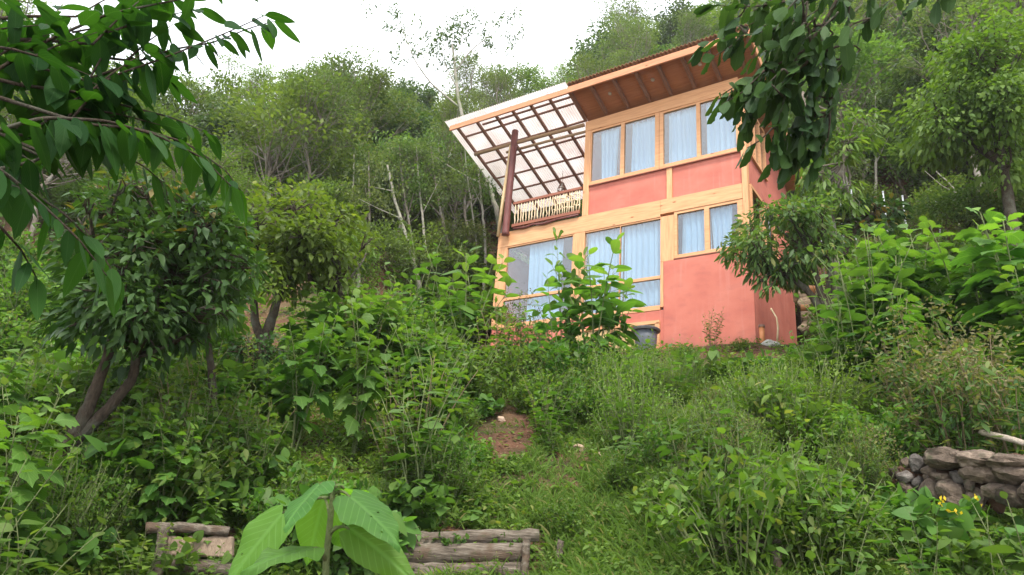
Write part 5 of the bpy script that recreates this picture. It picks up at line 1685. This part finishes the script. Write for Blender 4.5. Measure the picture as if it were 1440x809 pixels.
hero('vine', 1252, 668, 7.2, 'creeper with small yellow flowers at the left end of the stone wall', 2)
for k_, (x, y, lb) in enumerate(((262, 738, 'creeper spilling over the short log terrace'), (640, 744, 'creeper spilling over the middle of the long log terrace'), (715, 746, 'creeper spilling over the stake end of the long log terrace'), (585, 746, 'creeper over the long log terrace right beside the sunflower plant'))):
    hero('vine', x, y, 7.12 if x > 400 else 6.86, lb, k_ % 2, wide=.8)
for k_, (x, y, lb) in enumerate(((205, 735, 'leafy weed beside the stake of the short log terrace'), (300, 765, 'leafy weed in front of the plank of the short log terrace'), (775, 765, 'leafy weed beside the stake end of the long log terrace'), (690, 785, 'leafy weed growing in front of the long log terrace'))):
    hero('weed', x, y, 6.75 if x > 400 else 6.4, lb, k_)
hero('fern', 1400, 470, 12.0, 'dark fern deep in the thicket near the right edge', 0)
hero('fern', 880, 560, 10., 'dark fern on the slope under the barrel', 1)
for k_, (x, y, d, lb) in enumerate(((1185, 655, 6.3, 'broadleaf plant with pointed leaves left of the stone wall'), (1290, 725, 5.9, 'broadleaf plant in front of the stone wall'), (1170, 735, 5.6, 'broadleaf plant at the bottom right beside the vine'), (1425, 705, 5.3, 'broadleaf plant cut by the lower right edge'), (770, 555, 9.4, 'broadleaf plant in the middle of the slope below the window saplings'), (830, 630, 8.4, 'dark broadleaf plant beside the pink rocks'), (560, 600, 8.4, 'broadleaf plant right of the tall thin stemmed pair'), (20, 640, 5.6, 'broadleaf plant low at the left edge'), (60, 690, 5.5, 'broadleaf plant low at the left beside the dry stalk'))):
    hero('broad', x, y, d, lb, k_ % 4)

# everything else, scattered over the slope
KEEP = [(690, -50, 1120, 476), (205, 738, 330, 800), (555, 748, 770, 815), (1262, 628, 1450, 706), (690, 584, 736, 640), (790, 640, 840, 676), (345, 385, 415, 472), (1380, 600, 1450, 632), (885, 450, 1065, 474), (1065, 440, 1100, 472), (420, 560, 452, 650), (492, 560, 520, 650)]
def region_word(x, y):
    if x < 330: return 'around the forked tree at the left' if y < 690 else 'by the short log terrace'
    if x < 620: return 'below the twin trunk tree' if y < 560 else 'below the tall thin stemmed pair'
    if x < 960: return 'under the house windows' if y < 540 else 'on the middle slope below the house' if y < 700 else 'behind the long log terrace'
    if x < 1230: return 'under the red front wall' if y < 560 else 'on the grassy slope left of the stone wall'
    return 'in the thicket above the stone wall' if y < 640 else 'around the stone wall'
HGT = {'weed': .7, 'bush': .8, 'broad': 1.1, 'fine': .9, 'vine': .45, 'pale': 1.2, 'seed': 1.25, 'lobed': 1.7, 'fern': .5}
def scatter(kind, n, box, seed, sc=(.7, 1.1), mask=None, maxd=18.):
    rg_ = np.random.default_rng(seed)
    a1, a2, a3 = rg_.random(3)*6.28
    k = 0
    for _ in range(n*60):
        if k >= n: break
        x, y = rg_.uniform(box[0], box[2]), rg_.uniform(box[1], box[3])
        if mask and rg_.random() > mask(x, y): continue
        if rg_.random() > .12+1.5*max(0, math.sin(x/75+a1+.8*math.sin(y/50+a3))*math.cos(y/38+a2+x/190)): continue
        P, d = hit(np.array([x]), np.array([y]))
        if np.isnan(d[0]) or d[0] > maxd: continue
        s_ = rg_.uniform(*sc)*(1+.5*(rg_.random() < .2))
        p = P[0]
        u_, v_ = (p[:2]-HC)@UL, (p[:2]-HC)@VL
        if -.5 < u_ < 7.5 and -.35 < v_ < 4.5: continue
        top = project(p+[0, 0, HGT[kind]*s_*.92])
        w_ = (52 if kind in ('bush', 'fine') else 36)*s_*9.5/d[0]
        if any(a-w_ < top[0] < c+w_ and top[1] < e and y > b for a, b, c, e in KEEP): continue
        plant(kind, p-np.array([0, 0, .04]), s_, rg_.random()*6.28, f"{PNAME[kind]} {region_word(x, y)}", f"{PK[kind][0].name.split('.')[0].replace('_', ' ')}s {region_word(x, y)}")
        k += 1
full = (-60, 470, 1500, 815)
beyond = (1500, 480, 1950, 830)
grassy = lambda x, y: .08 if (735 < x < 1010 and y > 680) else .3 if (740 < x < 1250 and y > 600) else 1.
scatter('weed', 210, full, 1, (.6, 1.15), grassy)
scatter('bush', 150, full, 2, (.6, 1.1), lambda x, y: .05 if (735 < x < 1010 and y > 680) else .35 if (740 < x < 1200 and y > 620) else 1.)
scatter('broad', 90, full, 3, (.6, 1.0), lambda x, y: 1. if x < 640 else .15 if y > 600 else .4)
scatter('fine', 95, full, 4, (.6, 1.0), lambda x, y: .1 if (735 < x < 1010 and y > 690) else 1. if x > 560 else .5)
scatter('vine', 80, full, 5, (.7, 1.2), grassy)
scatter('broad', 46, (330, 480, 1260, 680), 21, (1., 1.45), lambda x, y: .04 if (x > 740 and y > 590) else 1.)
scatter('lobed', 20, (420, 500, 760, 650), 22, (.45, .75))
scatter('pale', 30, (-60, 480, 700, 720), 6, (.6, 1.))
scatter('seed', 22, (700, 480, 1500, 720), 7, (.45, .8), lambda x, y: 1. if x > 1180 else .4)
scatter('lobed', 26, (-60, 470, 640, 640), 8, (.4, .7))
scatter('lobed', 10, (1130, 430, 1500, 600), 18, (.4, .65))
scatter('weed', 50, (-60, 400, 700, 520), 9, (.9, 1.5), maxd=24.)
scatter('bush', 45, (-60, 400, 700, 520), 10, (.9, 1.5), maxd=24.)
scatter('bush', 30, (1120, 380, 1500, 560), 11, (.9, 1.5), maxd=24.)
scatter('weed', 22, beyond, 31, (.7, 1.2))
scatter('bush', 26, beyond, 32, (.8, 1.4))
scatter('weed', 30, (1120, 380, 1500, 560), 12, (.9, 1.5), maxd=24.)

# ------------------------------------------------------------------ what nobody could count: grass, creeping herbs, litter, hill undergrowth
def screen_points(rg_, n, box, maxd=30., keep=None):
    x, y = rg_.uniform(box[0], box[2], n), rg_.uniform(box[1], box[3], n)
    if keep is not None:
        m_ = rg_.random(n) < keep(x, y)
        x, y = x[m_], y[m_]
    P, d = hit(x, y)
    ok = ~np.isnan(d) & (np.nan_to_num(d, nan=99) < maxd)
    P = P[ok]
    q = P[:, :2]-HC
    u_, v_ = q@UL, q@VL
    out = ~((u_ > -.2) & (u_ < 7.2) & (v_ > -.1) & (v_ < 4.1))
    return P[out], x[ok][out], y[ok][out]
rg_ = np.random.default_rng(700)
_soil = lambda x, y: np.where(((x-712)/46)**2+((y-614)/36)**2 < 1, .12, np.where(((x-800)/40)**2+((y-655)/22)**2 < 1, .3, np.where(((x-760)/70)**2+((y-690)/22)**2 < 1, .35, 1.)))
def soil(x, y):
    o_ = _soil(x, y)
    for a, b, c, e in ((200, 742, 335, 812), (540, 752, 775, 822), (1250, 640, 1500, 735)):
        o_ = np.where((x > a) & (x < c) & (y > b) & (y < e), .12, o_)
    return np.where((x > 975) & (x < 1120) & (y > 765) & (y < 812), .5, o_)
P, x, y = screen_points(rg_, 15500, (-560, 420, 2150, 830), 22., lambda x, y: soil(x, y)*np.where((x > 740) & (x < 1200) & (y > 640), .35, 1.))
lv = Leaves()
k = 14
n = len(P)
a = rg_.random((n, k))*6.283
r_ = .13*np.sqrt(rg_.random((n, k)))
hh = .02+.16*rg_.random((n, 1))*rg_.random((n, k))
pts = P[:, None]+np.stack([r_*np.cos(a), r_*np.sin(a), hh], -1)
dr = np.stack([np.cos(a), np.sin(a), .35*rg_.normal(size=(n, k))], -1)+rg_.normal(size=(n, k, 3))*.3
tone = np.clip(rg_.normal(.5, .22, (n, 1))+.15*rg_.normal(size=(n, k)), 0, 1)
size = (.035+.05*rg_.random((n, 1)))*(.7+.6*rg_.random((n, k)))
lv.add(T_OV, pts.reshape(-1, 3), dr.reshape(-1, 3), np.array([0, 0, 1.])+rg_.normal(size=(n*k, 3))*.4, size.ravel(), .55, .15, tone.ravel(), ((rg_.random((n, 1)) < .12)*rg_.random((n, k))).ravel(), rg_)
tag(lv.build('ground_cover', LM['weed']), kind='stuff')

gm = lambda x, y: np.where((x > 740) & (x < 1260) & (y > 585), 1., np.where((x > 540) & (x < 1500) & (y > 660), .5, .16))*soil(x, y)
P, x, y = screen_points(rg_, 76000, (-560, 500, 2150, 850), 18., gm)
lv = Leaves()
k = 8
n = len(P)
a = rg_.random((n, k))*6.283
pts = P[:, None]+np.stack([.03*np.cos(a), .03*np.sin(a), -.01+0*a], -1)
dr = np.stack([np.cos(a)*.45, np.sin(a)*.45, np.ones_like(a)], -1)+rg_.normal(size=(n, k, 3))*.22
lv.add(T_BLADE, pts.reshape(-1, 3), dr.reshape(-1, 3), dr.reshape(-1, 3)[:, [1, 0, 2]]*[1, -1, .2], ((.11+.20*rg_.random((n, 1)))*(.6+.7*rg_.random((n, k)))).ravel(), .055, (.35+.5*rg_.random(n*k)), np.clip(rg_.normal(.5, .25, n*k), 0, 1), (rg_.random(n*k) < .14)*rg_.random(n*k), rg_)
tag(lv.build('grass', LM['grass']), kind='stuff')

P, x, y = screen_points(rg_, 14000, (-560, 440, 2150, 830), 20.)
lv = Leaves()
n = len(P)
lv.add(T_OV, P+[0, 0, .012], unit(rg_.normal(size=(n, 3))*[1, 1, .2]), np.array([0, 0, 1.])+rg_.normal(size=(n, 3))*.3, .03+.05*rg_.random(n), .5, .0, None, (rg_.random(n) < .2)*rg_.random(n), rg_)
tag(lv.build('leaf_litter', LM['litter']), kind='stuff')

# undergrowth covering the far hill floor
N_ = 4400
b_ = np.radians(rg_.uniform(-46, 45, N_)); d_ = np.sqrt(rg_.uniform(16.5**2, 62**2, N_))
X, Y = d_*np.sin(b_), d_*np.cos(b_)
q = np.stack([X, Y], -1)-HC
u_, v_ = q@UL, q@VL
ok = ~((u_ > -1.8) & (u_ < 8.2) & (v_ < 5.2))
X, Y, d_ = X[ok], Y[ok], d_[ok]
Z = gz(X, Y)
n, k = len(X), 26
s_ = (.35+.35*rg_.random((n, 1)))*(d_[:, None]/30)**.4
o_ = on_sphere(rg_, n*k).reshape(n, k, 3)*(rg_.random((n, k, 1))**.4)*np.array([1, 1, .75])*s_[..., None]
o_[..., 2] = np.abs(o_[..., 2])
pts = np.stack([X, Y, Z], -1)[:, None]+o_
lv = Leaves()
lv.add(T_TINY, pts.reshape(-1, 3), (o_+rg_.normal(size=o_.shape)*.3).reshape(-1, 3), np.array([0, 0, 1.])+rg_.normal(size=(n*k, 3))*.4, (.10+.09*rg_.random((n*k)))*np.repeat((d_/25)**.4, k), .5, .2, np.clip(np.repeat(rg_.normal(.45, .2, n), k)+.15*rg_.normal(size=n*k), 0, 1), (rg_.random(n*k) < .06)*rg_.random(n*k), rg_)
tag(lv.build('hill_undergrowth', LM['olive']), kind='stuff')

# prototypes that found no place
for dct, us_ in ((PK, pused), (HT, used)):
    for kd, vs in dct.items():
        for i, o in enumerate(vs):
            if (kd, i) not in us_:
                for ch in list(o.children):
                    bpy.data.objects.remove(ch)
                bpy.data.objects.remove(o)
